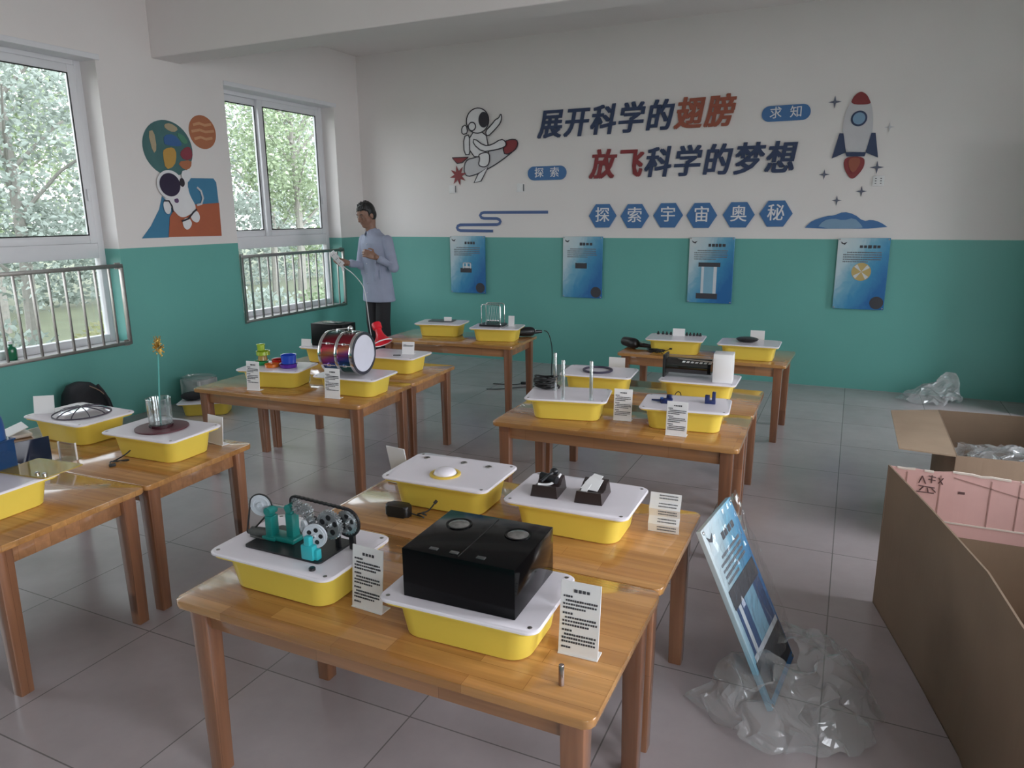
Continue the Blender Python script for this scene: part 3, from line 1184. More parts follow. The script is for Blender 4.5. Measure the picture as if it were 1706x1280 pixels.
for q in ([(-2.594, 1.555), (-2.528, 1.58), (-2.487, 1.525), (-2.542, 1.466), (-2.588, 1.489)], [(-2.505, 1.615), (-2.428, 1.64), (-2.397, 1.579), (-2.43, 1.525), (-2.495, 1.55)]):
    ls('astronaut_boot', q, 0.014, M_VWHITE, t, 2)
ribbon('seam_line', [(-2.60, 1.545), (-2.53, 1.565), (-2.47, 1.62), (-2.43, 1.645)], 0.014, 0.018, M_LINE, t, 'left', 0.002)
ls('chest_badge', circle(-2.63, 1.715, 0.022, 0.02, 16), 0.014, mat('badge_maroon', (0.12, 0.06, 0.14), .5), t)
h = ls('astronaut_helmet', circle(-2.680, 1.842, 0.130, 0.118, 32), 0.018, M_VWHITE, t)
ls('visor', circle(-2.685, 1.842, 0.102, 0.094, 32), 0.022, mat('visor_violet', (0.03, 0.02, 0.05), 0.3), h)
ls('earpiece', circle(-2.560, 1.865, 0.026, 0.036, 16), 0.022, M_LINE, h)
ribbon('hose', [(-2.40, 1.83), (-2.36, 1.80), (-2.345, 1.74), (-2.37, 1.69), (-2.42, 1.68)], 0.018, 0.012, M_VGREY, t, 'left', 0.003)
t2 = thing('small_planet_sticker', 'small orange striped planet sticker above the mural', 'wall sticker')
p = ls('planet_disc', circle(-2.268, 2.297, 0.146, 0.14, 36), 0.002, M_PO, t2)
for zz, hw in ((2.36, .10), (2.305, .125), (2.245, .10)):
    ribbon('planet_stripe', [(-2.268 - hw, zz - .012), (-2.30, zz + .008), (-2.24, zz - .004), (-2.268 + hw, zz + .012)], 0.022, 0.006, mat('planet_peach', (0.58, 0.30, 0.16), .5), p, 'left', 0.002)

# small wall plates
def wall_plate(x, z, label, mark):
    t = thing('wall_socket', label, 'socket', (x, 0, z), 0, 'white wall sockets')
    q = MB()
    q.box((0, -0.006, 0), (0.088, 0.011, 0.088), bevel=0.004)
    q.build('face_plate', M_WHITE, t, True)
    s = MB()
    if mark:
        for dx in (-.02, .02):
            for dz in (-.02, .0, .02):
                s.box((dx, -0.0122, dz), (0.012, 0.002, 0.006))
    else:
        s.box((0.036, -0.0122, 0), (0.010, 0.002, 0.07))
    s.build('socket_slot', M_INK, t)


wall_plate(5.368, 1.831, 'white wall socket beside the rocket flame', True)
wall_plate(1.205, 1.852, 'white wall plate under the astronaut rocket tail', False)
wall_plate(2.016, 1.849, 'white wall plate below the left rounded plaque', False)

# ------------------------------------------------------------------ posters
def dashes(mb, x0, x1, z, h, rnd, y):
    x = x0
    while x < x1 - h * .4:
        w = h * rnd.uniform(0.75, 1.0)
        mb.box((x + w / 2, y, z), (w, 0.0012, h * rnd.uniform(.75, 1.0)))
        x += w + h * rnd.uniform(.18, .45)


def poster(xa, xb, tilt, label, pic, seed, title_n):
    W = xb - xa
    Hh = 0.622
    cx = (xa + xb) / 2
    t = thing('exhibit_poster', label, 'poster', (cx, -0.022, 0.731), tilt, 'blue exhibit posters along the green wall')
    b = MB()
    b.box((0, 0, Hh / 2), (W, 0.018, Hh), bevel=0.002)
    b.build('poster_board', M_POSTER, t)
    y = -0.0100
    rnd = random.Random(seed)
    q = MB()
    dashes(q, -0.03, -0.03 + title_n * .036, Hh - 0.075, 0.030, rnd, y)
    q.build('printed_title', M_INK, t)
    q = MB()
    for k in range(5):
        dashes(q, -W / 2 + 0.05 + (0.03 if k == 0 else 0), W / 2 - 0.06 - (0.1 if k == 4 else 0), Hh - 0.125 - k * 0.020, 0.011, rnd, y)
    q.build('printed_text', mat('grey_ink', (0.16, 0.17, 0.19), .7), t)
    q = MB()
    q.prism([(-W / 2 + .02, Hh - .03), (-W / 2 + .045, Hh - .045), (-W / 2 + .075, Hh - .035), (-W / 2 + .055, Hh - .06), (-W / 2 + .03, Hh - .05)], y - .0006, y + .0006, 'Y')
    q.build('printed_emblem', M_INK, t)
    for zz in (Hh - .012, .012):
        for xx in (-W / 2 + .012, W / 2 - .012):
            s = MB()
            s.lathe([(0.006, 0), (0.006, .003), (.003, .005)], 12, (xx, y + .001, zz), (0, -1, 0))
            s.build('fixing_stud', M_STEEL, t, True)
    if 'cylinder' not in pic:
        q = MB()
        q.prism(circle(W / 2 - .062, .062, .055, n=28), y - .0006, y + .0006, 'Y')
        q.build('printed_disc', M_INK, t)
    pi = MB()
    m = M_INK
    mats = [M_INK, mat('print_pale', (.62, .66, .70), .4), mat('print_steel_blue', (.22, .42, .55), .4), mat('print_gold', (.55, .40, .16), .35, .3), mat('print_silver', (.7, .7, .7), .3, .3), mat('print_deep_blue', (.03, .08, .20), .35)]

    def pb(x0, x1, z0, z1, mi, dy=0):
        pi.mi = mi
        pi.bx((x0, y - .0008 - dy, z0), (x1, y + .0002 - dy, z1))
    if pic == 'cradle':
        pb(-.09, .05, .225, .275, 0)
        pb(-.02, .0, .275, .33, 1)
        pb(-.06, -.045, .27, .335, 1)
        pb(.03, .045, .27, .335, 1)
        pb(-.06, .045, .325, .335, 1)
        for k in range(4):
            pi.mi = 4
            pi.prism(circle(-.045 + k * .026, .285, .012, n=14), y - .0016, y - .0006, 'Y')
    elif pic == 'oblong':
        pb(-.075, .05, .30, .355, 0)
        pb(-.06, .035, .352, .362, 2)
    elif pic == 'big cylinder':
        pi.mi = 5
        pi.bx((-.14, y - .0008, .10), (.14, y + .0002, .36))
        pb(-.15, .15, .335, .40, 0, .0006)
        pb(-.05, .06, .14, .335, 2, .0006)
        pb(-.12, -.095, .14, .335, 1, .0006)
        pb(-.15, .15, .155, .175, 1, .0012)
        pb(-.158, .158, .03, .155, 0, .0012)
    elif pic == 'cylinder':
        pb(-.115, .09, .345, .385, 0)
        pb(-.085, .06, .09, .345, 2)
        pb(-.085, -.06, .09, .345, 1, .0006)
        pb(.03, .06, .09, .345, 1, .0006)
        pb(-.125, .075, .04, .092, 0, .0012)
    else:
        pi.mi = 3
        pi.prism(circle(0.0, .33, .078, n=32), y - .0008, y + .0002, 'Y')
        pi.mi = 4
        for k in range(4):
            a = k * PI / 2 + .5
            pi.prism([(0, .33), (.074 * math.cos(a), .33 + .074 * math.sin(a)), (.074 * math.cos(a + .45), .33 + .074 * math.sin(a + .45))], y - .0016, y - .0006, 'Y')
    pi.build('printed_picture', mats, t)
    return t


poster(1.164, 1.594, 0.0, 'blue poster picturing a small ball cradle, nearest the person', 'cradle', 1, 4)
poster(2.503, 2.928, 0.0, 'blue poster picturing a small black oblong device', 'oblong', 2, 4)
poster(3.799, 4.216, 0.0, 'blue poster picturing a glass cylinder between black caps', 'cylinder', 3, 4)
poster(5.100, 5.512, 0.0, 'blue poster picturing a gold and silver disc, farthest right', 'disc', 4, 5)

# ------------------------------------------------------------------ tables
TL, TW, TZ = 1.203, 0.585, 0.56


def make_table():
    root = thing('classroom_table', 'table', 'table', (0, 0, 0), 0, 'low wooden classroom tables')
    mb = MB()
    mb.prism(rrect(TL, TW, 0.022, 5), TZ - 0.022, TZ)
    es = [e for e in mb.bm.edges if abs(e.verts[0].co.z - e.verts[1].co.z) < 1e-6]
    bmesh.ops.bevel(mb.bm, geom=es, offset=0.004, segments=2, profile=.5, affect='EDGES')
    mb.build('table_top', M_TOP, root, True)
    il, iw = TL / 2 - 0.055, TW / 2 - 0.055
    a = MB()
    for s in (-1, 1):
        a.box((0, s * (iw), TZ - 0.022 - 0.036), (2 * il - .05, 0.02, 0.07), bevel=0.003)
        a.box((s * il, 0, TZ - 0.022 - 0.036), (0.02, 2 * iw - .05, 0.07), bevel=0.003)
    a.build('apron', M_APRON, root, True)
    zt = TZ - 0.0225
    for sx_, sy_ in ((-1, -1), (1, -1), (1, 1), (-1, 1)):
        l = MB()
        w0, w1 = 0.029, 0.023
        lo = rrect(2 * w1, 2 * w1, 0.006, 2, 0, 0)
        hi = rrect(2 * w0, 2 * w0, 0.006, 2, 0, 0)
        l.loft([[(p[0], p[1], -zt) for p in lo], [(p[0], p[1], 0) for p in hi]])
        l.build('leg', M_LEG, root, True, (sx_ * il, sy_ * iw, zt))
    return root


TC = dict(A=(3.6351, -5.9198, 0.0006), C=(3.6523, -4.0079, 0.0186), E=(1.6612, -2.1314, 0.0509), F=(3.6837, -1.9667, -0.0335), H=(1.6271, -5.4097, 0.0468), I=(1.6504, -4.085, 0.0426))
TABLES = [('A', 0, 'wooden table nearest the camera with the large black cube and gear model on it'),
          ('A', 1, 'wooden table behind the nearest one, under the white dome tray and two black blocks'),
          ('C', 0, 'wooden table in the middle row at right, under the glass rods and navy pieces'),
          ('C', 1, 'wooden table behind the glass-rod table, holding the black barrel and white box'),
          ('E', 0, 'single wooden table by the back wall at left, under the ball cradle'),
          ('F', 0, 'single wooden table by the back wall at right, under the black dish'),
          ('H', -1, 'wooden table at the left edge with the blue acrylic tank on it'),
          ('H', 0, 'wooden table at the left holding the glass beaker tray'),
          ('I', 0, 'wooden table in the middle at left with the drum and coloured cups'),
          ('I', 1, 'wooden table behind the drum table, holding the black cube and red horn')]
proto_table = make_table()
for i, (c, row, lab) in enumerate(TABLES):
    o = proto_table if i == 0 else copy_tree(proto_table)
    x, y, th = TC[c]
    u, w = 1.2032 / 2, 0.5893 * (row + .5)
    o.location = (x + u * math.cos(th) - w * math.sin(th), y + u * math.sin(th) + w * math.cos(th), 0)
    o.rotation_euler = (0, 0, th)
    o['label'] = lab

# ------------------------------------------------------------------ yellow exhibit trays
LIDL, LIDW, HB = 0.42, 0.295, 0.112


def make_tray():
    root = thing('exhibit_tray', 'tray', 'tray', (0, 0, 0), 0, 'yellow exhibit trays with white lids')
    mb = MB()
    rings = []
    for (L, W, r, z) in ((0.325, 0.205, 0.045, 0.0), (0.335, 0.215, 0.05, 0.004), (0.362, 0.240, 0.052, 0.090), (0.366, 0.244, 0.052, 0.096), (0.408, 0.284, 0.036, 0.097), (0.410, 0.286, 0.036, 0.104)):
        rings.append([(p[0], p[1], z) for p in rrect(L, W, r, 7)])
    mb.loft(rings)
    mb.build('tub', M_YEL, root, True)
    l = MB()
    rings = []
    for d, z in ((0.0, 0.1045), (0.0, 0.109), (0.003, HB)):
        rings.append([(p[0], p[1], z) for p in rrect(LIDL - 2 * d, LIDW - 2 * d, 0.032, 7)])
    l.loft(rings)
    l.build('lid', M_LID, root, True)
    for sx_ in (-1, 1):
        for sy_ in (-1, 1):
            s = MB()
            s.lathe([(0.0055, 0), (0.0055, 0.0012), (0.003, 0.0022)], 12, (sx_ * 0.187, sy_ * 0.125, HB - .0004))
            s.build('lid_screw', M_STEEL, root, True)
    return root


T = {1: (3.891, -5.684, -0.2), 2: (4.463, -5.692, 1.5), 3: (3.980, -4.991, 1.1), 4: (4.475, -5.014, 0.5), 5: (3.965, -3.733, 11), 6: (4.558, -3.690, 5.6),
     7: (3.937, -3.146, 4.9), 8: (4.513, -3.092, 0.9), 9: (2.040, -1.735, 10), 10: (2.598, -1.781, 11), 11: (4.084, -1.772, 4), 12: (4.615, -1.801, 0.7),
     13: (2.057, -3.775, 13), 14: (2.637, -3.759, 3.5), 15: (2.500, -3.140, 2.4), 16: (1.905, -3.035, 2.0), 17: (2.543, -5.026, 2.1), 18: (1.966, -5.008, -1.0), 19: (2.478, -5.722, 2.0)}
TLAB = {1: 'yellow tray under the teal gear model at the front', 2: 'yellow tray under the large black cube at the front',
        3: 'yellow tray with a yellow ring and white dome on its lid', 4: 'yellow tray carrying two black cradle blocks',
        5: 'yellow tray with standing glass rods on its lid', 6: 'yellow tray carrying small navy plastic pieces',
        7: 'yellow tray with a flat dark ring lying on its lid', 8: 'yellow tray under the black barrel and white box',
        9: 'yellow tray with a flat dark plate, leftmost by the back wall', 10: 'yellow tray under the ball cradle by the back wall',
        11: 'yellow tray with a row of small black studs by the back wall', 12: 'yellow tray under the black dish, rightmost by the back wall',
        13: 'yellow tray under the coloured plastic cups', 14: 'yellow tray under the shiny drum', 15: 'yellow tray behind the drum with the red horn on it',
        16: 'yellow tray under the matt black cube behind the coloured cups', 17: 'yellow tray with the glass beaker on a maroon disc',
        18: 'yellow tray with the ribbed silver dome, left of the beaker', 19: 'yellow tray cut by the left picture edge, under the blue tank'}
proto_tray = make_tray()
for k, (x, y, d) in T.items():
    o = proto_tray if k == 1 else copy_tree(proto_tray)
    o.location = (x, y, TZ + 0.0005)
    o.rotation_euler = (0, 0, R(d))
    o['label'] = TLAB[k]
LZ = TZ + HB + 0.001


def on(k, u=0.0, w=0.0, z=0.0):
    x, y, d = T[k]
    c, s = math.cos(R(d)), math.sin(R(d))
    return (x + u * c - w * s, y + u * s + w * c, LZ + z)


def rot(k, extra=0.0):
    return R(T[k][2] + extra)


# ------------------------------------------------------------------ information cards
crnd = random.Random(5)


def info_card(x, y, z, rz, w, h, lean, label, rows=12, blank=False, title=True):
    t = thing('information_card', label, 'card', (x, y, z), rz, 'white information cards')
    M = Matrix.Rotation(-lean, 4, 'X')
    c = MB(M)
    c.box((0, 0, h / 2 + .001), (w, 0.003, h), bevel=0.0008)
    c.build('card_sheet', M_PAPER, t)
    f = MB()
    f.box((0, 0.015, 0.0015), (w, 0.04, 0.003), bevel=0.0008)
    f.build('card_foot', M_PAPER, t)
    if not blank:
        q = MB(M)
        yy = -0.0021
        if title:
            dashes(q, -w * .16, w * .2, h * .885, h * .045, crnd, yy)
        zz = h * .80
        for k in range(rows):
            if zz < h * .09:
                break
            kind = k % 4
            x0 = -w * .42 if kind == 0 else (-w * .36 if kind == 1 else -w * .42)
            x1 = -w * .18 if kind == 0 else (w * .42 if kind in (1, 2) else w * crnd.uniform(-.1, .42))
            dashes(q, x0, x1, zz, h * .028, crnd, yy)
            zz -= h * (.050 if kind else .056)
            if kind == 3:
                zz -= h * .025
        q.build('printed_text', M_INK, t)
    return t


info_card(4.155, -5.745, TZ + .0005, R(-3), 0.100, 0.172, 0.10, 'white printed card standing between the gear tray and the black cube', 16)
info_card(4.732, -5.712, TZ + .0005, R(2), 0.098, 0.180, 0.12, 'white printed card standing right of the large black cube', 16)
info_card(4.253, -3.735, TZ + .0005, R(6), 0.092, 0.160, 0.10, 'white printed card right of the glass rod tray', 12)
info_card(4.556, -3.885, TZ + .0005, R(1), 0.098, 0.162, 0.09, 'white printed card in front of the tray with navy pieces', 12)
info_card(2.040, -3.975, TZ + .0005, R(6), 0.092, 0.175, 0.08, 'white printed card in front of the coloured cups', 10)
info_card(2.606, -3.945, TZ + .0005, R(6), 0.100, 0.172, 0.08, 'white printed card in front of the drum', 10)
info_card(3.708, -4.90, TZ + .0005, R(172), 0.092, 0.15, 0.22, 'white card seen from behind, left of the white dome tray', 0, True)
info_card(3.975, -2.925, TZ + .0005, R(5), 0.10, 0.155, 0.05, 'blank white card behind the dark ring tray', 0, True)
info_card(*on(9, .045, .02), rot(9), 0.07, 0.04, 0.1, 'tiny white card on the flat dark plate', 0, True)
info_card(*on(10, .115, .015), rot(10, -6), 0.052, 0.085, 0.08, 'small white card beside the ball cradle', 0, True)
info_card(*on(11, .01, .055), rot(11), 0.09, 0.055, 0.08, 'small white card among the row of black studs', 0, True)
info_card(4.645, -1.615, TZ + .0005, 0, 0.10, 0.17, 0.05, 'white card standing behind the black dish', 0, True)
info_card(*on(15, .095, .005), rot(15, 12), 0.085, 0.082, 0.18, 'small white card on the tray behind the drum', 4, False, False)
info_card(*on(16, -.165, -.105), rot(16, 10), 0.075, 0.05, 0.18, 'small white card left of the matt black cube', 0, True)
info_card(2.655, -4.845, TZ + .0005, R(-8), 0.11, 0.132, 0.10, 'blank white card leaning behind the beaker tray', 0, True)
info_card(*on(18, -.145, -.075), rot(18, 36), 0.09, 0.085, 0.20, 'blank white card beside the ribbed silver dome', 0, True)

# concertina-folded card at the right of the two-block tray
t = thing('information_card', 'crumpled folded white card right of the two black blocks', 'card', (4.753, -4.955, TZ + .0005), R(3), 'white information cards')
mb = MB()
zz = [0, .028, .050, .078, .10, .125]
yy = [0, -.004, .012, .004, .022, .03]
for i in range(5):
    mb.slab((-.05, yy[i], zz[i]), (.05, yy[i], zz[i]), (.05, yy[i + 1], zz[i + 1]), (-.05, yy[i + 1], zz[i + 1]), .0025)
mb.build('card_sheet', M_PAPER, t)
q = MB()
for i in range(5):
    for fz in (.35, .7):
        z = zz[i] + (zz[i + 1] - zz[i]) * fz
        y = yy[i] + (yy[i + 1] - yy[i]) * fz
        dashes(q, -.02, .04, z, .004, crnd, y - .0012)
q.build('printed_text', mat('grey_ink', (0.16, 0.17, 0.19), .7), t)


def cord(name, pts, r, m, label, cat, z0=None, group=None, smooth=3):
    mb = MB()
    mb.tube(pts, r, 7, smooth=smooth)
    o = mb.build(name, m, None, True)
    return tag(o, label, cat, group)


# ------------------------------------------------------------------ front table exhibits
# gear model
t = thing('gear_model', 'teal and silver gear and chain drive model on a black plate', 'model', on(1), rot(1))
mb = MB()
mb.prism(rrect(.268, .150, .012, 4, -.001, -.007), 0.0, 0.005)
mb.build('base_plate', M_BLACK, t, True)


def stand(u, w, h, m, name='stand'):
    s = MB()
    s.box((u, w, .010), (.046, .040, .010), bevel=.002)
    s.box((u, w, h * .42), (.026, .030, h * .72), bevel=.004)
    s.box((u - .004, w, h * .80), (.022, .022, h * .36), bevel=.004)
    s.cyl((u, w - .016, h - .008), (u, w + .016, h - .008), .012)
    return s.build(name, m, t, True)


stand(-.092, -.012, .098, M_TEAL)
stand(-.030, .004, .112, M_TEAL)
s = MB()
s.box((-.06, -.004, .012), (.11, .045, .014), bevel=.003)
s.build('stand_base', M_TEAL, t, True)
s = MB()
s.box((.092, -.072, .026), (.040, .022, .042), bevel=.004)
s.box((.092, -.072, .056), (.020, .018, .030), bevel=.004)
s.box((.112, -.066, .020), (.020, .02, .030), bevel=.004)
s.build('stand', M_TEALP, t, True)


def wheel(name, c, r, wd, m, teeth=0, tooth=.004, holes=0, bore=.2, nm2=None, axis=(0, -1, 0)):
    c = Vector(c)
    T_ = Matrix.Translation(c) @ Vector((0, 0, 1)).rotation_difference(Vector(axis)).to_matrix().to_4x4()
    g = MB(T_)
    n = teeth * 4 if teeth else 40
    pts = []
    for k in range(n):
        a = 2 * PI * k / n
        rr = r
        if teeth:
            rr = r if (k % 4) in (0, 1) else r - tooth
        pts.append((rr * math.cos(a), rr * math.sin(a)))
    g.prism(pts, -wd / 2, wd / 2)
    rim = [(r - tooth * 1.8, wd / 2), (r - tooth * 1.8, wd / 2 + .0018), (r - tooth * 2.8, wd / 2 + .0018), (r - tooth * 2.8, wd / 2)]
    g.lathe(rim, 32, caps=False)
    g.lathe([(r * bore, wd / 2 - .001), (r * bore, wd / 2 + .007), (r * bore * .6, wd / 2 + .007), (r * bore * .6, wd / 2 + .004), (0, wd / 2 + .004)], 20, caps=False)
    o = g.build(name, m, t, True)
    if holes:
        hm = MB(T_)
        for k in range(holes):
            a = 2 * PI * k / holes + .3
            hm.lathe([(r * .19, wd / 2 - .001), (r * .19, wd / 2 + .0006), (0, wd / 2 + .0006)], 16, (r * .52 * math.cos(a), r * .52 * math.sin(a), 0), caps=False)
        hm.build('wheel_hole', M_BLACK, o)
    return o


M_ALU = mat('brushed_grey_metal', (0.46, 0.48, 0.49), 0.27, 0.8, var=.15)
M_ALUL = mat('pale_grey_plastic', (0.50, 0.53, 0.57), 0.4)
wheel('belt_pulley', (-.126, -.012, .100), .032, .007, M_ALUL, 0, .004, 0, .3, axis=(.30, -.95, 0))
s = MB()
s.cyl((-.128, .0, .098), (-.005, .0, .104), .004)
s.build('drive_shaft', M_CHROME, t, True)
# motor and belt at the left
s = MB()
s.cyl((-.160, -.022, .018), (-.105, -.012, .018), .014)
s.cyl((-.167, -.030, .018), (-.164, -.016, .018), .006)
s.box((-.13, -.017, .006), (.06, .03, .006), bevel=.001)
s.build('motor', mat('motor_dark_metal', (.10, .10, .095), .5, .4, var=.4, vscale=60), t, True)
b0, b1 = Vector((-.126, -.014, .100)), Vector((-.166, -.027, .018))
dv = (b1 - b0).normalized()
nx = Vector((.30, -.95, 0)).cross(dv).normalized()
bl = []
for k in range(13):
    a = PI * k / 12
    bl.append(b0 - dv * .033 * math.sin(a) + nx * .033 * math.cos(a))
for k in range(9):
    a = PI * k / 8
    bl.append(b1 + dv * .006 * math.sin(a) - nx * .006 * math.cos(a))
s = MB()
s.tube(bl, .0026, 6, closed=True)
s.build('drive_belt', M_RUBBER, t, True)
# chain drive
c0, c1, r0, r1 = Vector((-.020, .012, .118)), Vector((.158, .012, .088)), .014, .036
wheel('small_sprocket', c0, r0, .006, M_ALU, 10, .003)
wheel('large_sprocket', c1, r1, .006, M_ALU, 22, .004, 5)
dv = (c1 - c0)
Ld = dv.length
dv.normalize()
up_ = Vector((-dv.z, 0, dv.x))
al = math.asin((r1 - r0) / Ld)
loop = []
for k in range(17):
    a = PI / 2 + al + (PI - 2 * al) * k / 16
    loop.append(c0 + (dv * math.cos(a) + up_ * math.sin(a)) * (r0 + .003))
for k in range(25):
    a = -PI / 2 - al + (PI + 2 * al) * k / 24
    loop.append(c1 + (dv * math.cos(a) + up_ * math.sin(a)) * (r1 + .003))
s = MB()
for i in range(len(loop)):
    a, b = loop[i], loop[(i + 1) % len(loop)]
    n = max(1, int((b - a).length / .0075))
    for q in range(n):
        p0, p1 = a + (b - a) * q / n, a + (b - a) * (q + 1) / n
        d = p1 - p0
        Mx = Matrix.Rotation(math.atan2(d.z, d.x) * -1, 4, 'Y')
        s.box((p0 + p1) / 2, (max(d.length * .9, .003), .010 if q % 2 else .007, .006), Mx)
s.build('chain', M_BLACK, t)
wheel('large_gear', (.118, -.012, .084), .042, .012, M_ALU, 30, .004, 5, .22)
wheel('spur_gear', (.040, -.012, .108), .024, .010, M_ALU, 16, .004, 0, .3)
wheel('spur_gear', (.062, -.024, .090), .017, .010, M_ALU, 12, .004, 0, .35)
wheel('spur_gear', (.006, -.006, .112), .020, .012, M_ALU, 14, .004, 0, .35)
wheel('driven_disc', (.060, -.046, .076), .024, .008, M_ALUL, 0, .003, 0, .3, axis=(-.5, -.86, 0))
wheel('driven_disc', (.104, -.058, .068), .034, .006, M_ALUL, 0, .003, 5, .15, axis=(.25, -.97, 0))
for p_, q_, r_ in (((.118, -.03, .084), (.118, .02, .084), .004), ((.104, -.07, .068), (.098, -.01, .072), .0035), ((.158, -.0, .088), (.158, .03, .088), .004)):
    s = MB()
    s.cyl(p_, q_, r_)
    s.build('axle', M_CHROME, t, True)
s = MB()
s.box((.158, .03, .045), (.018, .012, .088), bevel=.003)
s.box((.118, .018, .042), (.016, .010, .082), bevel=.003)
s.build('gear_support', M_BLACK, t, True)
s = MB()
s.lathe([(.009, 0), (.009, .006), (.007, .008)], 20, (.134, -.112, .0))
s.build('push_button', M_BLACK, t, True)
mbq = MB()
dashes(mbq, .105, .14, .0008, .006, crnd, -.126)
mbq.bm.free()

# large black cube
t = thing('black_display_box', 'large glossy black box on the nearest tray with round lenses on top', 'display box', on(2), rot(2))
mb = MB()
CB = (-.150, .145, -.112, .138, .0, .126)
mb.bx((CB[0], CB[2], CB[4]), (CB[1], CB[3], CB[5]), bevel=.002)
mb.build('box_body', M_BLACKG, t, True)
for (u, w) in ((-.085, .062), (.080, .062)):
    s = MB()
    s.lathe([(.034, CB[5] - .001), (.034, CB[5] + .002), (.029, CB[5] + .002), (.027, CB[5] + .0008)], 28, (u, w, 0), caps=False)
    o = s.build('lens_ring', M_BLACKG, t, True)
    s = MB()
    s.lathe([(.028, CB[5] + .0006), (.02, CB[5] + .004), (0, CB[5] + .006)], 28, (u, w, 0), caps=False)
    s.build('lens', mat('smoky_lens', (.22, .21, .20), .15, .5, var=.7, vscale=60), o, True)
for u in (-.075, -.02, .05):
    s = MB()
    s.box((u, -.088, CB[5] + .001), (.022, .012, .003), bevel=.001)
    s.build('clip', mat('dark_steel', (.16, .16, .16), .3, .8), t, True)
s = MB()
s.bx((-.004, CB[2] + .01, CB[5] - .0005), (-.002, CB[3] - .01, CB[5] + .0006))
s.build('panel_joint', M_RUBBER, t)

# steel rod standing on the near table
mb = MB()
mb.lathe([(0.0062, 0), (.0065, .001), (.0065, .049), (.0055, .0505)], 20)
o = mb.build('steel_pin', mat('warm_steel', (.34, .27, .24), .22, .9), None, True, (4.735, -5.826, TZ + .0005))
tag(o, 'short steel pin standing on the nearest table edge', 'pin')

# second table: dome tray
t = thing('dome_button', 'white dome in a yellow ring on a tray lid', 'button', on(3, .001, -.040), rot(3))
s = MB()
s.lathe([(.056, 0), (.056, .004), (.053, .006), (.045, .006), (.043, .003)], 36, caps=False)
s.build('yellow_ring', mat('yellow_ring_plastic', (.72, .50, .08), .35), t, True)
s = MB()
s.lathe([(.041, 0.0), (.041, .006), (.037, .014), (.028, .020), (.015, .0235), (0, .0245)], 32, caps=False)
s.build('white_dome', M_LID, t, True)
for (u, w) in ((-.150, .090), (.007, .094), (.112, .087)):
    t = thing('jack_socket', {-.150: 'metal jack socket at the left rear of the dome tray lid', .007: 'metal jack socket at the middle rear of the dome tray lid', .112: 'metal jack socket at the right rear of the dome tray lid'}[u], 'socket', on(3, u, w), rot(3), 'jack sockets on the dome tray')
    s = MB()
    s.lathe([(.012, 0), (.012, .003), (.007, .004), (.007, .0015)], 20, caps=False)
    s.build('socket_ring', M_STEEL, t, True)
    s = MB()
    s.lathe([(.0068, .0012), (0, .0012)], 16, caps=False)
    s.build('socket_hole', M_BLACK, t)

# power adapter with lead
t = thing('power_adapter', 'black plug-in power adapter lying before the dome tray', 'adapter', (3.882, -5.185, TZ + .0005), R(4))
s = MB()
s.prism(rrect(.088, .048, .013, 5), 0, .040)
es = [e for e in s.bm.edges if abs(e.verts[0].co.z - e.verts[1].co.z) < 1e-6]
bmesh.ops.bevel(s.bm, geom=es, offset=.008, segments=3, profile=.5, affect='EDGES')
s.build('adapter_body', M_BLACK, t, True)
s = MB()
s.tube([(.036, 0, .016), (.055, .002, .010), (.075, .01, .004), (.095, .0, .006), (.105, -.012, .01), (.085, -.008, .014), (.068, .004, .012), (.085, .018, .012), (.108, .004, .012), (.10, -.01, .022), (.085, .0, .02), (.10, .02, .018), (.113, .030, .032), (.122, .040, .048)], .0026, 7, smooth=2)
s.build('adapter_lead', M_RUBBER, t, True)
s = MB()
s.cyl((.120, .037, .045), (.127, .044, .054), .0055)
s.build('lead_plug', M_RUBBER, t, True)


# two black cradle blocks
def cradle_block(k, u, w, dp, label):
    t = thing('cradle_block', label, 'model', on(k, u, w), rot(k, 4), 'black cradle blocks on a tray')
    b = MB()
    W2, D2 = .040, dp / 2
    pts = [(-D2 - .006, 0), (D2 + .006, 0), (D2, .046), (D2 * .45, .040), (D2 * .1, .026), (-D2 * .4, .028), (-D2, .038)]
    rr = []
    for f in (-1, 1):
        rr.append([(f * (W2 if z > .01 else W2 + .006), y, z) for y, z in pts])
    b.loft([rr[0], rr[1]])
    b.build('block_body', mat('dark_brown_plastic', (.028, .018, .018), .3), t)
    return t


t = cradle_block(4, -.092, -.022, .098, 'left black cradle block with a dark roller on it')
s = MB()
s.cyl((-.03, .012, .050), (.030, -.006, .046), .013)
s.ball((.012, .022, .066), .013, (1.1, .9, .9))
s.tube([(-.02, -.02, .042), (0, 0, .058), (.012, .02, .066)], .006, 8)
s.build('roller', M_BLACK, t, True)
s = MB()
s.tube([(-.028, -.030, .034), (-.01, -.022, .031), (.012, -.018, .034), (.026, .0, .044), (.030, .024, .052), (.028, .040, .050)], .0045, 8, smooth=2)
s.build('white_band', M_WHITE, t, True)
t = cradle_block(4, .058, -.010, .115, 'right black cradle block holding crumpled white card')
s = MB()
rq = random.Random(3)
s.slab((-.036, -.022, .036), (.022, -.030, .034), (.030, .020, .056), (-.016, .030, .060), .002)
s.slab((-.030, .006, .046), (.010, -.010, .040), (.026, .034, .064), (-.006, .044, .066), .002)
s.slab((-.032, -.034, .032), (-.012, -.040, .030), (-.004, -.004, .046), (-.026, .002, .046), .002)
s.build('crumpled_card', M_PAPER, t)

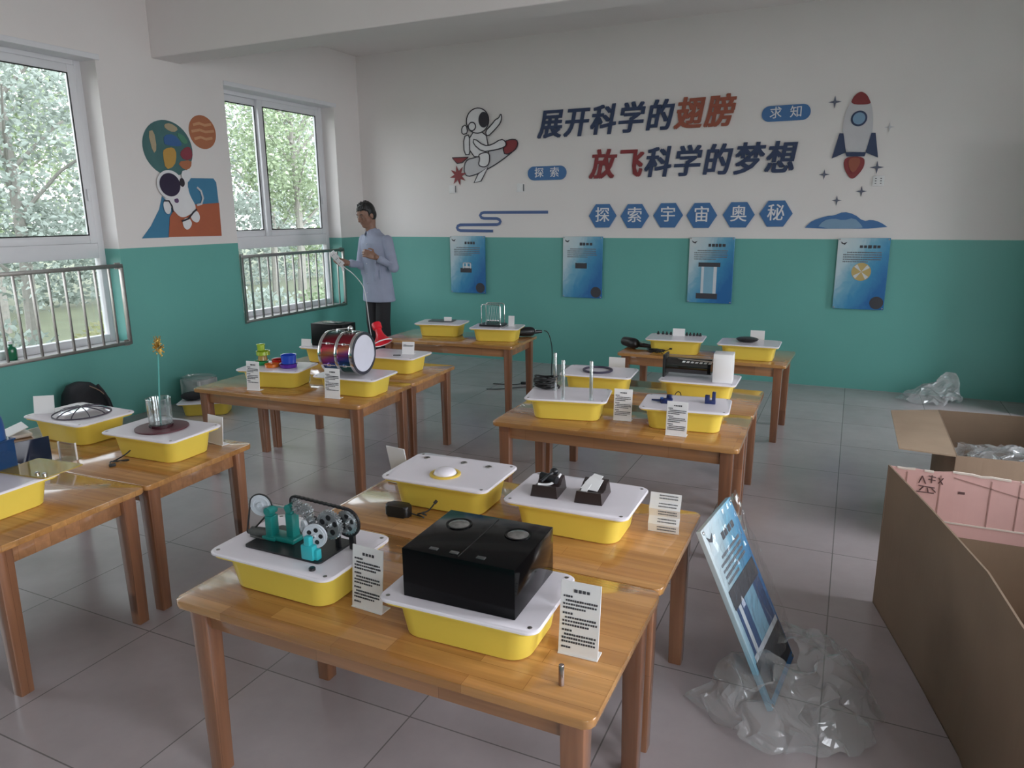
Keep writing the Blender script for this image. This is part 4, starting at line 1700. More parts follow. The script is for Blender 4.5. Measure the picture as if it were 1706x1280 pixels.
# ------------------------------------------------------------------ glass rod tray
for (u, w, lab) in ((-.009, -.122, 'clear glass rod at the front left of its tray'), (.131, -.120, 'clear glass rod at the front right of its tray'), (-.083, .060, 'clear glass rod at the rear of its tray')):
    t = thing('glass_rod', lab, 'glass rod', on(5, u, w), rot(5), 'standing glass rods')
    s = MB()
    s.lathe([(.0095, 0), (.0095, .196), (.0085, .199), (.0065, .199), (.0065, .004)], 20, caps=False)
    s.build('rod_tube', film('rod_glass', (.86, .90, .90), .22, .04, milk=.10), t, True)
    s = MB()
    s.lathe([(.0125, 0), (.0125, .005), (.0105, .007)], 20)
    s.build('rod_foot', M_ACRYL, t, True)
t = thing('cable_coil', 'coil of black cable on the rear left of the glass rod tray', 'cable', on(5, -.128, .080), rot(5))
s = MB()
pts = []
for k in range(130):
    a = 2 * PI * k / 16
    rr = .060 + .014 * math.sin(k * .37)
    pts.append((rr * math.cos(a), rr * .75 * math.sin(a), .006 + k * .00050 + .005 * math.sin(k * .9)))
s.tube(pts, .0045, 6)
s.build('coiled_lead', M_RUBBER, t, True)
s = MB()
s.box((.0, .0, .020), (.035, .03, .03), bevel=.006)
s.build('cable_plug', M_BLACK, t, True)

# navy pieces
t = thing('navy_plane_piece', 'navy blue plastic piece with a pointed nose on the front right tray', 'model', on(6, -.103, -.015), rot(6), 'navy blue plastic pieces')
M_NB = mat('navy_plastic', (.012, .022, .10), .35)
s = MB()
s.box((.01, 0, .010), (.060, .034, .018), bevel=.003)
s.box((.022, .012, .026), (.026, .022, .020), bevel=.003)
s.prism([(-.020, -.012), (-.020, .012), (-.062, .001)], .004, .012)
s.box((.012, -.022, .006), (.050, .016, .012), bevel=.002)
s.box((.028, -.004, .034), (.012, .012, .014), bevel=.002)
s.build('piece_body', M_NB, t, True)
s = MB()
s.box((-.012, -.004, .022), (.014, .014, .006), bevel=.001)
s.build('piece_window', mat('mid_blue_plastic', (.05, .12, .32), .35), t, True)
t = thing('navy_block_piece', 'notched navy blue plastic block at the right of the front right tray', 'model', on(6, .112, .026), rot(6), 'navy blue plastic pieces')
s = MB()
s.box((-.014, 0, .020), (.022, .028, .040), bevel=.002)
s.box((.016, 0, .029), (.016, .028, .058), bevel=.002)
s.box((.0, 0, .008), (.05, .030, .016), bevel=.002)
s.build('piece_body', M_NB, t, True)

# dark ring
mb = MB()
pts = [(0.083 * math.cos(2 * PI * k / 40), 0.083 * math.sin(2 * PI * k / 40), .005) for k in range(40)]
mb.tube(pts, .0065, 8, closed=True)
o = mb.build('dark_ring', mat('dark_violet_rubber', (.03, .025, .05), .5), None, True, on(7, -.012, .005, .001))
tag(o, 'flat dark ring lying on a tray lid behind the glass rods', 'ring')

# black barrel
t = thing('black_barrel', 'black barrel inside a clear tube lying on a tray', 'model', on(8, 0, .0), rot(8))
s = MB()
s.cyl((-.185, 0, .062), (.06, 0, .062), .044, seg=36)
s.build('barrel_drum', M_BLACKG, t, True)
s = MB()
s.prism(rrect(.012, .12, .003, 2, -.197, 0), .0, .125)
s.build('end_plate', M_BLACK, t, True)
s = MB()
s.lathe([(.022, 0), (.022, .005), (.015, .006), (.013, .002), (0, .002)], 28, (-.203, 0, .090), (-1, 0, 0), caps=False)
s.build('end_bearing', M_WHITE, t, True)
s = MB()
s.lathe([(.060, 0), (.060, .235)], 36, (-.19, 0, .062), (1, 0, 0), caps=False)
s.build('clear_cover', M_ACRYL, t, True)
s = MB()
for k in range(7):
    u0 = -.10 + k * .024
    s.slab((u0, -.0375, .086), (u0 + .016, -.0375, .086), (u0 + .020, -.031, .094), (u0 + .005, -.031, .094), .001)
s.build('white_marking', M_WHITE, t)
s = MB()
s.slab((-.125, -.020, .1035), (.07, -.045, .100), (.07, .045, .102), (.02, .03, .1045), .002)
s.build('paper_fan', mat('beige_paper', (.55, .47, .40), .7), t)
t = thing('white_box', 'plain white cardboard box standing on the barrel tray', 'box', on(8, .130, -.045), rot(8, 3))
s = MB()
s.bx((-.052, -.055, 0), (.052, .055, .158), bevel=.003)
s.build('box_body', M_WHITE, t, True)
s = MB()
s.bx((-.044, -.0565, .008), (.044, -.0545, .135), bevel=.0008)
s.build('box_flap', M_WHITE, t, True)
t = thing('lead_with_plug', 'thin black lead and plug in front of the barrel tray', 'cable', (4.42, -3.30, TZ + .0005))
s = MB()
s.tube([(0, 0, .003), (-.01, .02, .03), (.0, .034, .06), (.02, .034, .062), (.03, .022, .035), (.02, .01, .008), (.05, .0, .003), (.075, .01, .006)], .0025, 7, smooth=2)
s.build('lead', M_RUBBER, t, True)
s = MB()
s.cyl((.072, .01, .009), (.095, .012, .009), .008)
s.build('plug', M_RUBBER, t, True)

# ------------------------------------------------------------------ back tables
mb = MB()
mb.prism(rrect(.22, .13, .01, 3), 0, .006)
o = mb.build('dark_plate', mat('dark_slate_plastic', (.05, .06, .07), .3), None, True, on(9, -.02, .055))
o.rotation_euler = (0, 0, rot(9))
tag(o, 'flat dark plate on the leftmost back tray', 'plate')

t = thing('ball_cradle', 'swinging ball cradle with wire frame on a black base', 'model', on(10, -.045, .030), rot(10, -4))
s = MB()
s.prism(rrect(.200, .150, .012, 4), 0, .016)
s.build('cradle_base', M_BLACK, t, True)
for w in (-.055, .055):
    s = MB()
    s.tube([(-.082, w, .015), (-.082, w, .16), (-.078, w, .176), (-.062, w, .182), (.062, w, .182), (.078, w, .176), (.082, w, .16), (.082, w, .015)], .0042, 8)
    s.build('wire_arch', M_CHROME, t, True)
for k in range(5):
    u = -.044 + .022 * k
    s = MB()
    s.ball((u, 0, .040), .011, seg=16, rings=10)
    o = s.build('steel_ball', M_CHROME, t, True)
    s = MB()
    s.cyl((u, -.055, .180), (u, 0, .046), .0006, seg=5)
    s.cyl((u, .055, .180), (u, 0, .046), .0006, seg=5)
    s.build('string', M_WHITE, o)


def dryer(x, y, z, rz, label, roll=0.0):
    t = thing('hair_dryer', label, 'hair dryer', (x, y, z), rz, 'black hair dryers')
    s = MB()
    s.lathe([(.030, 0), (.034, .004), (.037, .03), (.040, .09), (.040, .135), (.034, .158), (.02, .17), (0, .172)], 28, (-.09, 0, .041), (1, 0, 0), caps=False)
    s.lathe([(.030, 0), (.024, .004), (.022, .05)], 24, (-.09, 0, .041), (1, 0, 0), caps=False)
    s.build('dryer_barrel', M_BLACK, t, True)
    s = MB()
    s.lathe([(.0225, .02), (.018, .018), (0, .018)], 20, (-.09, 0, .041), (1, 0, 0), caps=False)
    s.build('nozzle_grille', M_STEEL, t, True)
    s = MB()
    d = Vector((.88, .47, 0)).normalized()
    s.tube([(.03, .02, .034), (.03 + d.x * .06, .02 + d.y * .06, .030), (.03 + d.x * .13, .02 + d.y * .13, .026)], [.020, .018, .014], 14)
    s.build('dryer_handle', M_BLACK, t, True)
    s = MB()
    s.box((.03 + d.x * .06, .02 + d.y * .06 - .012, .047), (.026, .010, .006), Matrix.Rotation(.49, 4, 'Z'), bevel=.002)
    s.build('switch', M_STEEL, t, True)
    return t


dryer(2.748, -1.545, TZ + .0005, R(28), 'black hair dryer at the right end of the left back table')
dryer(3.728, -1.735, TZ + .0005, R(-38), 'black hair dryer at the left end of the right back table')
cord('dryer_cord', [(2.848, -1.375, TZ + .030), (2.875, -1.345, TZ + .02), (2.905, -1.335, .48), (2.90, -1.30, .34), (2.83, -1.16, .2), (2.80, -1.05, .06), (2.76, -1.02, .006), (2.66, -1.05, .005), (2.52, -1.15, .005), (2.38, -1.30, .005), (2.26, -1.34, .005)], .004, M_RUBBER, 'black cord running from the hair dryer to the floor', 'cord')
t = thing('floor_plug', 'black cable end with plug on the floor under the left back table', 'cable', (2.44, -1.02, 0.0005))
s = MB()
s.tube([(-.22, -.10, .004), (-.12, -.08, .004), (-.02, -.06, .004), (.03, -.02, .008)], .004, 7, smooth=2)
s.build('lead', M_RUBBER, t, True)
s = MB()
s.box((.05, .0, .014), (.05, .03, .026), .4, bevel=.006)
s.build('plug', M_BLACK, t, True)
t = thing('cable_heap', 'heap of thin black cable before the stud tray', 'cable', (3.975, -1.935, TZ + .0005), .1)
s = MB()
rq = random.Random(8)
pts = []
for k in range(90):
    a = k * .55
    pts.append((.045 * math.cos(a) * (1 + .5 * math.sin(k * .31)), .018 * math.sin(a) * (1 + .4 * math.sin(k * .7)), .006 + .022 * abs(math.sin(k * .23)) + .0002 * k))
s.tube(pts, .0028, 6)
s.tube([pts[-1], (.07, .0, .03), (.10, .005, .045)], .0028, 6)
s.build('tangled_lead', M_RUBBER, t, True)
s = MB()
s.box((.105, .006, .047), (.02, .012, .012), bevel=.003)
s.build('lead_plug', M_RUBBER, t, True)
STUD_U = [-.15, -.115, -.085, -.055, .065, .090, .118, .142, .165]
for i, u in enumerate(STUD_U):
    s = MB()
    s.lathe([(.010, 0), (.010, .010), (.006, .014), (.006, .022), (.003, .024)], 14)
    o = s.build('black_stud', M_BLACK, None, True, on(11, u, .095 + .006 * (i % 2), -.0002))
    tag(o, 'small black stud in the row on the stud tray lid', 'stud', 'row of small black studs')
s = MB()
s.lathe([(.050, 0), (.072, .010), (.078, .020), (.074, .022), (.06, .027), (.03, .031), (0, .032)], 36)
o = s.build('black_dish', M_BLACK, None, True, on(12, -.020, .030))
tag(o, 'low round black dish on the rightmost back tray', 'dish')

# ------------------------------------------------------------------ drum table
m, nt, b = nodes_of('iridescent_drum_shell')
tc2 = nt.nodes.new('ShaderNodeTexCoord')
sp = nt.nodes.new('ShaderNodeSeparateXYZ')
nt.links.new(tc2.outputs['Object'], sp.inputs[0])
at = nt.nodes.new('ShaderNodeMath')
at.operation = 'ARCTAN2'
zs = nt.nodes.new('ShaderNodeMath')
zs.operation = 'SUBTRACT'
zs.inputs[1].default_value = .127
nt.links.new(sp.outputs['Z'], zs.inputs[0])
nt.links.new(zs.outputs[0], at.inputs[0])
nt.links.new(sp.outputs['Y'], at.inputs[1])
mr = nt.nodes.new('ShaderNodeMapRange')
mr.inputs['From Min'].default_value = -PI
mr.inputs['From Max'].default_value = PI
nt.links.new(at.outputs[0], mr.inputs['Value'])
ml = nt.nodes.new('ShaderNodeMath')
ml.operation = 'MULTIPLY_ADD'
ml.inputs[1].default_value = 2.0
nt.links.new(mr.outputs[0], ml.inputs[0])
xs = nt.nodes.new('ShaderNodeMath')
xs.operation = 'MULTIPLY'
xs.inputs[1].default_value = 0.9
nt.links.new(sp.outputs['X'], xs.inputs[0])
nt.links.new(xs.outputs[0], ml.inputs[2])
frc = nt.nodes.new('ShaderNodeMath')
frc.operation = 'FRACT'
nt.links.new(ml.outputs[0], frc.inputs[0])
rm = nt.nodes.new('ShaderNodeValToRGB')
els = rm.color_ramp.elements
els[0].position = 0; els[0].color = (.32, .05, .24, 1)
els[1].position = 1; els[1].color = (.32, .05, .24, 1)
for p_, c_ in ((.10, (.04, .07, .30, 1)), (.24, (.015, .12, .09, 1)), (.5, (.015, .10, .09, 1)), (.66, (.22, .015, .03, 1)), (.82, (.34, .03, .05, 1)), (.92, (.46, .17, .08, 1))):
    e_ = els.new(p_); e_.color = c_
nt.links.new(frc.outputs[0], rm.inputs[0])
nt.links.new(rm.outputs[0], b.inputs['Base Color'])
b.inputs['Metallic'].default_value = .75
b.inputs['Roughness'].default_value = .18
M_SHELL = m
t = thing('drum', 'shiny iridescent drum with chrome hoops lying on its side', 'drum', on(14, -.015, -.012), rot(14))
DR, DZ = .118, .127
s = MB()
s.lathe([(DR, -.135), (DR, .075)], 48, (0, 0, DZ), (1, 0, 0), caps=False)
s.build('drum_shell', M_SHELL, t, True)
for u, r_ in ((-.135, .005), (-.025, .0045), (.075, .006)):
    s = MB()
    s.lathe([(DR, u - .010), (DR + r_, u - .010), (DR + r_ + .002, u), (DR + r_, u + .010), (DR, u + .010)], 48, (0, 0, DZ), (1, 0, 0), caps=False)
    s.build('drum_hoop', M_CHROME, t, True)
s = MB()
s.lathe([(DR + .005, .084), (DR + .006, .090), (DR - .008, .091), (DR - .012, .088)], 48, (0, 0, DZ), (1, 0, 0), caps=False)
s.build('head_rim', mat('dark_rim_metal', (.08, .08, .10), .3, .6), t, True)
s = MB()
s.lathe([(DR - .002, -.144), (0, -.144)], 48, (0, 0, DZ), (1, 0, 0), caps=False)
s.build('drum_head', mat('drum_skin', (.62, .62, .70), .5), t, True)
s = MB()
s.lathe([(DR - .008, .0885), (0, .0885)], 48, (0, 0, DZ), (1, 0, 0), caps=False)
s.build('drum_head', mat('drum_skin', (.62, .62, .70), .5), t, True)
for k in range(6):
    a = 2 * PI * k / 6 + .5
    for u0, u1 in ((-.122, -.038), (-.012, .068)):
        s = MB()
        y0, z0 = (DR + .008) * math.cos(a), DZ + (DR + .008) * math.sin(a)
        if z0 < .012:
            continue
        s.cyl((u0, y0, z0), (u1, y0, z0), .003, seg=8)
        s.box(((u0 + u1) / 2, y0 * .98, DZ + (z0 - DZ) * .98), (.026, .013, .013), Matrix.Rotation(a, 4, 'X'), bevel=.002)
        s.build('tension_lug', M_CHROME, t, True)
t = thing('drum_mallet', 'small mallet with a silver ball head lying on top of the drum', 'mallet', on(14, -.05, -.005, DZ + DR + .010), rot(14))
s = MB()
s.ball((.035, .0, .012), .016)
s.build('mallet_head', M_CHROME, t, True)
s = MB()
s.tube([(.03, .0, .012), (-.03, .01, .003), (-.075, .02, -.002)], .004, 8)
s.build('mallet_stick', M_STEEL, t, True)


def cup(name, k, u, w, z, r0, r1, h, col, label, flare=0.0):
    m = mat('clear_' + name + '_plastic', col, .12, var=.1)
    s = MB()
    s.lathe([(r0, 0), (r0 + .002, .002), (r1, h), (r1 + flare, h + .001), (r1 + flare, h + .004), (r1 - .003, h + .003), (r0 - .003, .004), (0, .004)], 28)
    o = s.build(name, m, None, True, on(k, u, w, z))
    tag(o, label, 'cup', 'coloured plastic cups and dishes')
    return o


cup('green_dish', 13, -.125, .030, .0003, .036, .042, .020, (.03, .33, .10), 'green dish at the bottom of the cup stack', .004)
cup('amber_cup', 13, -.118, .032, .026, .028, .026, .030, (.40, .26, .08), 'amber cup in the middle of the cup stack')
cup('lime_dish', 13, -.112, .032, .061, .040, .040, .022, (.33, .45, .03), 'wide lime dish in the cup stack', .003)
cup('lime_cup', 13, -.125, .034, .088, .020, .024, .036, (.36, .50, .05), 'small lime cup on top of the stack', .003)
cup('orange_dish', 13, -.020, -.030, .0003, .040, .042, .016, (.62, .16, .02), 'low orange dish between the cup stack and the blue cup', .003)
cup('red_dish', 13, -.018, .055, .0003, .042, .046, .030, (.55, .03, .02), 'red dish behind the low orange dish', .003)
cup('purple_dish', 13, .085, -.020, .0003, .048, .052, .020, (.10, .02, .30), 'purple dish under the blue cup', .003)
cup('blue_cup', 13, .088, -.018, .0245, .042, .046, .050, (.02, .08, .55), 'blue cup at the right end of the coloured cups', .003)

# red horn
t = thing('red_horn', 'glossy red plastic horn with a white rim behind the drum', 'horn', on(15, -.165, .075), rot(15))
s = MB()
ax = Vector((-.42, .18, .80)).normalized()
o0 = Vector((.02, 0, .052))
s.lathe([(.068, 0), (.062, .008), (.045, .03), (.030, .055), (.024, .080), (.024, .100), (.032, .106), (.034, .140), (.028, .150), (0, .152)], 32, o0, ax, caps=False)
s.lathe([(.064, .002), (.03, .05), (0, .055)], 32, o0, ax, caps=False)
s.build('horn_bell', M_RED, t, True)
s = MB()
s.lathe([(.0705, -.003), (.0705, .003), (.064, .005), (.064, -.003)], 36, o0, ax, caps=False)
s.build('horn_rim', M_WHITE, t, True)
s = MB()
s.box((.11, -.05, .006), (.05, .012, .006), .4, bevel=.002)
o = s.build('black_pen_cap', M_BLACK, None, True, on(15, -.05, -.02))
tag(o, 'small black stick lying on the tray behind the drum', 'stick')

# matt black cube
t = thing('black_display_cube', 'matt black box on the tray behind the coloured cups', 'display box', on(16, .008, .012), rot(16))
s = MB()
s.bx((-.150, -.08, 0), (.120, .08, .160), bevel=.002)
s.build('box_body', mat('matt_black_card', (.003, .003, .0035), .4, spec=.15), t, True)
s = MB()
s.box((-.01, .0, .163), (.14, .08, .006), bevel=.002)
s.build('box_lid', mat('dark_green_gloss', (.03, .06, .055), .15), t, True)

# ------------------------------------------------------------------ beaker table
t = thing('glass_beaker', 'clear glass beaker standing on a maroon disc', 'beaker', on(17, -.012, .008, .0075), rot(17))
s = MB()
s.lathe([(.046, 0), (.048, .003), (.050, .12), (.052, .126), (.050, .127), (.047, .120), (.045, .014), (0, .012)], 40, caps=False)
s.build('beaker_wall', film('beaker_glass', (.93, .95, .95), .16, .02), t, True)
for k in range(10):
    a = 2 * PI * k / 10
    s = MB()
    s.tube([(.0485 * math.cos(a), .0485 * math.sin(a), .022), (.0500 * math.cos(a), .0500 * math.sin(a), .112)], .0022, 6)
    s.build('glass_flute', M_ACRYL, t, True)
s = MB()
s.lathe([(.050, 0), (.050, .010), (.044, .010)], 40)
s.build('beaker_base', mat('dark_maroon_base', (.04, .012, .016), .2), t, True)
s = MB()
s.lathe([(.108, 0), (.110, .002), (.110, .006), (.106, .007)], 48)
o = s.build('maroon_disc', mat('maroon_disc_felt', (.09, .018, .026), .45), None, True, on(17, -.004, .004))
tag(o, 'maroon disc under the glass beaker', 'disc')
t = thing('flower_stick', 'thin stick with a gold flower standing in the beaker', 'ornament', on(17, -.012, .008, .019), rot(17))
s = MB()
s.tube([(0, 0, 0), (.006, .002, .12), (.020, .004, .24), (.030, .004, .330)], .0032, 8, smooth=1)
s.build('stem', mat('pale_teal_rod', (.10, .36, .33), .3), t, True)
s = MB()
rq = random.Random(21)
cc = Vector((.034, .004, .338))
for k in range(34):
    d = Vector((rq.gauss(0, 1), rq.gauss(0, 1), rq.gauss(0, 1))).normalized()
    p0 = cc + Vector((d.x * .016, d.y * .016, d.z * .034))
    q0 = d.orthogonal().normalized() * .010
    q1 = d.cross(q0).normalized() * .010
    s.face([s._v(cc + d * .003), s._v(p0 * .5 + cc * .5 + q0 * .7), s._v(p0 + d * .006), s._v(p0 * .5 + cc * .5 - q0 * .7)])
    s.ball(p0 + d * .006, .0035, seg=8, rings=5)
for k in range(7):
    a = 2 * PI * k / 7
    s.tube([cc, cc + Vector((.008 * math.cos(a), .008 * math.sin(a), .03)), cc + Vector((.016 * math.cos(a), .014 * math.sin(a), .052))], .0012, 5)
s.build('gold_flower', mat('gold_foil', (.62, .42, .12), .25, .8), t)

t = thing('ribbed_dome', 'low silver dome with dark ribs on a tray lid', 'dome', on(18, .012, .005), rot(18))
s = MB()
s.lathe([(.122, 0), (.121, .004), (.108, .013), (.085, .022), (.05, .029), (.02, .032), (0, .0325)], 48, caps=False)
s.build('dome_shell', mat('silver_foil', (.70, .70, .74), .12, .9, bump=.05), t, True)
s = MB()
prof = [(.121, .004), (.108, .013), (.085, .022), (.05, .029), (.02, .032), (0, .0325)]
for k in range(5):
    a = PI * k / 5 + .3
    pts = [(r_ * math.cos(a), r_ * math.sin(a), z_ + .001) for r_, z_ in prof] + [(-r_ * math.cos(a), -r_ * math.sin(a), z_ + .001) for r_, z_ in reversed(prof[:-1])]
    s.tube(pts, .0022, 6)
s.build('dome_ribs', mat('dark_rib', (.05, .04, .06), .4), t, True)
s = MB()
s.tube([(.123 * math.cos(2 * PI * k / 48), .123 * math.sin(2 * PI * k / 48), .003) for k in range(48)], .0028, 6, closed=True)
s.build('dome_edge', mat('dark_rib', (.05, .04, .06), .4), t, True)


def lead(x, y, rz, label, sc=1.0):
    t = thing('power_lead', label, 'cable', (x, y, TZ + .0005), rz, 'short black power leads before the trays')
    s = MB()
    s.tube([Vector(p) * sc for p in ((.075, .015, .050), (.06, .0, .036), (.03, -.012, .02), (.0, .0, .006), (.02, .02, .004), (.06, .0, .006), (.085, -.02, .02), (.06, -.03, .022), (.015, -.012, .008), (-.012, .012, .004), (.0, -.02, .004), (.02, -.045, .004))], .0027 , 7, smooth=3)
    s.build('lead', M_RUBBER, t, True)
    s = MB()
    s.box(Vector((.026, -.052, .008)) * sc, (.026, .014, .013), .6, bevel=.004)
    s.build('plug', M_RUBBER, t, True)


lead(2.455, -5.218, .5, 'black power lead before the beaker tray')
lead(1.905, -5.205, .4, 'black power lead before the silver dome tray', .8)
t = thing('white_pouch', 'folded white pouch left of the silver dome tray', 'pouch', (1.665, -5.135, TZ + .0005), R(-15))
s = MB()
s.bx((-.07, -.05, 0), (.07, .05, .018), bevel=.006)
s.slab((-.065, -.05, .019), (.065, -.05, .019), (.055, .04, .045), (-.06, .045, .050), .003)
s.build('pouch_body', M_PAPER, t, True)

# left edge: blue tank and acrylic pieces
M_BLUEA = film('blue_acrylic', (.03, .12, .36), .10, .05, milk=.25)
film('yellow_acrylic', (.80, .60, .08), .08, .05, milk=.40)
for mn_, cl_ in (('blue_acrylic', (.03, .16, .42, 1)), ('yellow_acrylic', (.62, .46, .06, 1))):
    for nd in bpy.data.materials[mn_].node_tree.nodes:
        if nd.type == 'BSDF_DIFFUSE':
            nd.inputs[0].default_value = cl_
t = thing('blue_acrylic_tank', 'translucent blue acrylic tank with a rounded hood at the left edge', 'tank', on(19, -.112, .022), rot(19))
s = MB()
for a_, b_ in (((-.11, -.10, 0), (.11, -.096, .105)), ((-.11, .096, 0), (.11, .10, .105)), ((-.11, -.096, 0), (-.106, .096, .105)), ((.106, -.096, 0), (.11, .096, .105))):
    s.bx(a_, b_)
s.build('tank_wall', M_BLUEA, t)
s = MB()
s.bx((-.115, -.105, .105), (.115, .105, .111), bevel=.002)
s.build('tank_flange', M_BLUEA, t)
s = MB()
s.loft([[(p[0], p[1], z_) for p in rrect(.216 * f_, .196 * f_, .05 * f_, 6)] for f_, z_ in ((1.0, .111), (1.0, .16), (.97, .19), (.90, .214), (.78, .234), (.55, .248))])
s.build('tank_hood', mat('deep_blue_plastic', (.015, .07, .22), .3), t, True)
s = MB()
s.lathe([(.03, 0), (.03, .008), (.022, .012), (.014, .012), (.012, .006)], 24, (.155, -.085, 0.0005), caps=False)
s.build('tank_valve', M_CHROME, t, True)
t = thing('dark_acrylic_panel', 'dark blue acrylic panel standing on edge behind the blue tank', 'panel', (2.145, -5.36, TZ + .0005), R(74))
s = MB()
s.bx((-.07, -.003, 0), (.075, .003, .105), bevel=.001)
s.build('panel_sheet', mat('dark_blue_gloss', (.008, .014, .035), .08), t)
s = MB()
s.bx((-.07, -.02, 0), (.075, -.003, .004))
s.build('panel_foot', M_ACRYL, t)
t = thing('clear_acrylic_stand', 'small clear acrylic stand beside the dark panel', 'stand', (2.235, -5.26, TZ + .0005), R(10))
s = MB()
s.bx((-.045, -.002, 0), (.045, .002, .075), bevel=.0008)
s.bx((-.045, -.03, 0), (.045, .03, .003), bevel=.0008)
s.build('stand_sheet', film('stand_acrylic', (.93, .92, .90), .18, .04, milk=.08), t)
s = MB()
s.bx((-.047, -.0035, -.0), (-.043, .0035, .077))
s.bx((.043, -.0035, 0), (.047, .0035, .077))
s.build('stand_edge', M_WHITE, t)
t = thing('yellow_acrylic_sheet', 'translucent yellow acrylic sheet overhanging the rear of the left tray', 'sheet', on(19, .108, .135, .001), rot(19, 4))
s = MB()
s.prism(rrect(.23, .16, .008, 3), 0, .004)
s.build('sheet', film('yellow_acrylic', (.80, .60, .08), .10, .05, milk=.30), t)
s = MB()
for u in (.05, .085):
    s.lathe([(.008, 0), (.008, .006), (.004, .009)], 14, (u, -.055, .004))
s.build('sheet_knob', M_CHROME, t, True)

# ------------------------------------------------------------------ things on the floor
from mathutils import noise


def crumple_grid(mb, fn, nu, nv, amp, freq, seed=0):
    off = Vector((seed * 7.3, seed * 3.1, seed * 5.7))

    def g(u, v):
        p = Vector(fn(u, v))
        q = p * freq + off
        d = Vector((noise.noise(q), noise.noise(q + Vector((11, 0, 0))), noise.noise(q + Vector((0, 17, 0)))))
        q2 = q * 2.7
        d += Vector((noise.noise(q2), noise.noise(q2 + Vector((11, 0, 0))), noise.noise(q2 + Vector((0, 17, 0))))) * .5
        p = p + d * amp
        p.z = max(p.z, .002)
        return p
    mb.grid(g, nu, nv)
    return mb


# open cardboard boxes at the right
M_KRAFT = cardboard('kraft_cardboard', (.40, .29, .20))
M_KRAFT_SHADE = cardboard('shaded_kraft_cardboard', (.24, .165, .11))  # darker kraft: the shade inside the boxes is put into the colour
M_PINK = cardboard('pinkish_cardboard', (.60, .36, .335))
M_EDGE = mat('torn_board_edge', (.60, .52, .46), .9)

t = thing('cardboard_box', 'open cardboard box with one flap folded out, farther back at right', 'box', (0, 0, 0), 0, 'open cardboard boxes')
a, b, c, d = (5.735, -2.63), (5.735, -3.49), (6.62, -3.44), (6.60, -2.58)
zt = .50
s = MB()


def vpanel(s, p, q, z0, z1, th=.006):
    d_ = (Vector((q[0], q[1], 0)) - Vector((p[0], p[1], 0))).normalized()
    n = Vector((d_.y, -d_.x, 0)) * th
    s.loft([[(p[0], p[1], z0), (q[0], q[1], z0), (q[0], q[1], z1), (p[0], p[1], z1)],
            [(p[0] - n.x, p[1] - n.y, z0), (q[0] - n.x, q[1] - n.y, z0), (q[0] - n.x, q[1] - n.y, z1), (p[0] - n.x, p[1] - n.y, z1)]])


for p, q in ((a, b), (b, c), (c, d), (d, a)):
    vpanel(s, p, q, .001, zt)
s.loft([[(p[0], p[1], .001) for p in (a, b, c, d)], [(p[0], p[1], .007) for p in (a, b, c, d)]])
s.build('box_walls', M_KRAFT_SHADE, t)
s = MB()
s.slab((a[0], a[1], zt), (5.502, -2.69, zt - .012), (5.508, -3.45, zt - .004), (b[0], b[1], zt), .006)
s.build('box_flap', M_KRAFT, t)
s = MB()
s.slab((d[0], d[1], zt), (6.63, -2.60, zt + .42), (6.65, -3.42, zt + .42), (c[0], c[1], zt), .006)  # right flap, out of view, stood up to keep light out of the box
s.build('box_flap', M_KRAFT, t)
s = MB()
s.slab((a[0], a[1] + .001, zt), (d[0], d[1] + .001, zt), (d[0], d[1] + .12, zt - .2), (a[0], a[1] + .12, zt - .2), .006)
s.build('box_flap', M_KRAFT, t)
mb = MB()
crumple_grid(mb, lambda u, v: (5.80 + .72 * u, -3.40 + .55 * v, .44 + .05 * math.sin(PI * u) * math.sin(PI * v) - .07 * v), 50, 34, .055, 11, 2)
o = mb.build('plastic_sheet', M_WRAP, None, False, fix=False)
tag(o, 'crumpled clear plastic sheet inside the farther cardboard box', 'plastic sheet')
mb = MB()
mb.bx((5.76, -3.40, .008), (6.58, -2.66, .19), bevel=.01)
o = mb.build('packing_block', mat('brown_packing', (.12, .09, .07), .9), None, True)
tag(o, 'brown packing under the plastic in the farther cardboard box', 'packing')

t = thing('cardboard_box', 'large worn cardboard box with a pinkish panel, nearest at right', 'box', (0, 0, 0), 0, 'open cardboard boxes')
A, B1, B2, B3, C_, D_ = (5.434, -4.06), (5.548, -4.50), (5.650, -4.93), (5.700, -5.36), (6.52, -5.42), (6.50, -4.06)
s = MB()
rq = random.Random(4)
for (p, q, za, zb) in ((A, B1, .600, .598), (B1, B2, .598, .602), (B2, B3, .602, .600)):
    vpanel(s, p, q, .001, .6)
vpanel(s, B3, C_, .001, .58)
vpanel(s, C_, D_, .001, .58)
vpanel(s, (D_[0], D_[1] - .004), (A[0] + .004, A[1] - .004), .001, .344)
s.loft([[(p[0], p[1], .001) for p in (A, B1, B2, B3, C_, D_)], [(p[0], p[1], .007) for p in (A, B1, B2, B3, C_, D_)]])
s.build('box_walls', M_KRAFT_SHADE, t)
s = MB()
top = [(A[0] + .002, .600)]
n = 34
for k in range(1, n):
    x = A[0] + (D_[0] - A[0]) * k / n
    top.append((x, .602 + rq.uniform(-.006, .004)))
top.append((D_[0], .598))
pts = [(A[0] + .002, .345), (D_[0], .345)] + top[::-1]
s.prism(pts, A[1] - .010, A[1] - .003, 'Y')
pl = s.build('pink_panel', M_PINK, t)
s = MB()
for k in range(len(top) - 1):
    if rq.random() < .6:
        (x0, z0), (x1, z1) = top[k], top[k + 1]
        s.prism([(x0, z0 - .004), (x1, z1 - .005), (x1, z1 + .002), (x0, z0 + .002)], A[1] - .0125, A[1] - .002, 'Y')
s.build('torn_edge', M_EDGE, pl)
s = MB()
for x in (5.50, 5.615, 5.78, 5.87):
    s.bx((x, A[1] - .0115, .40), (x + .004, A[1] - .0095, .585))
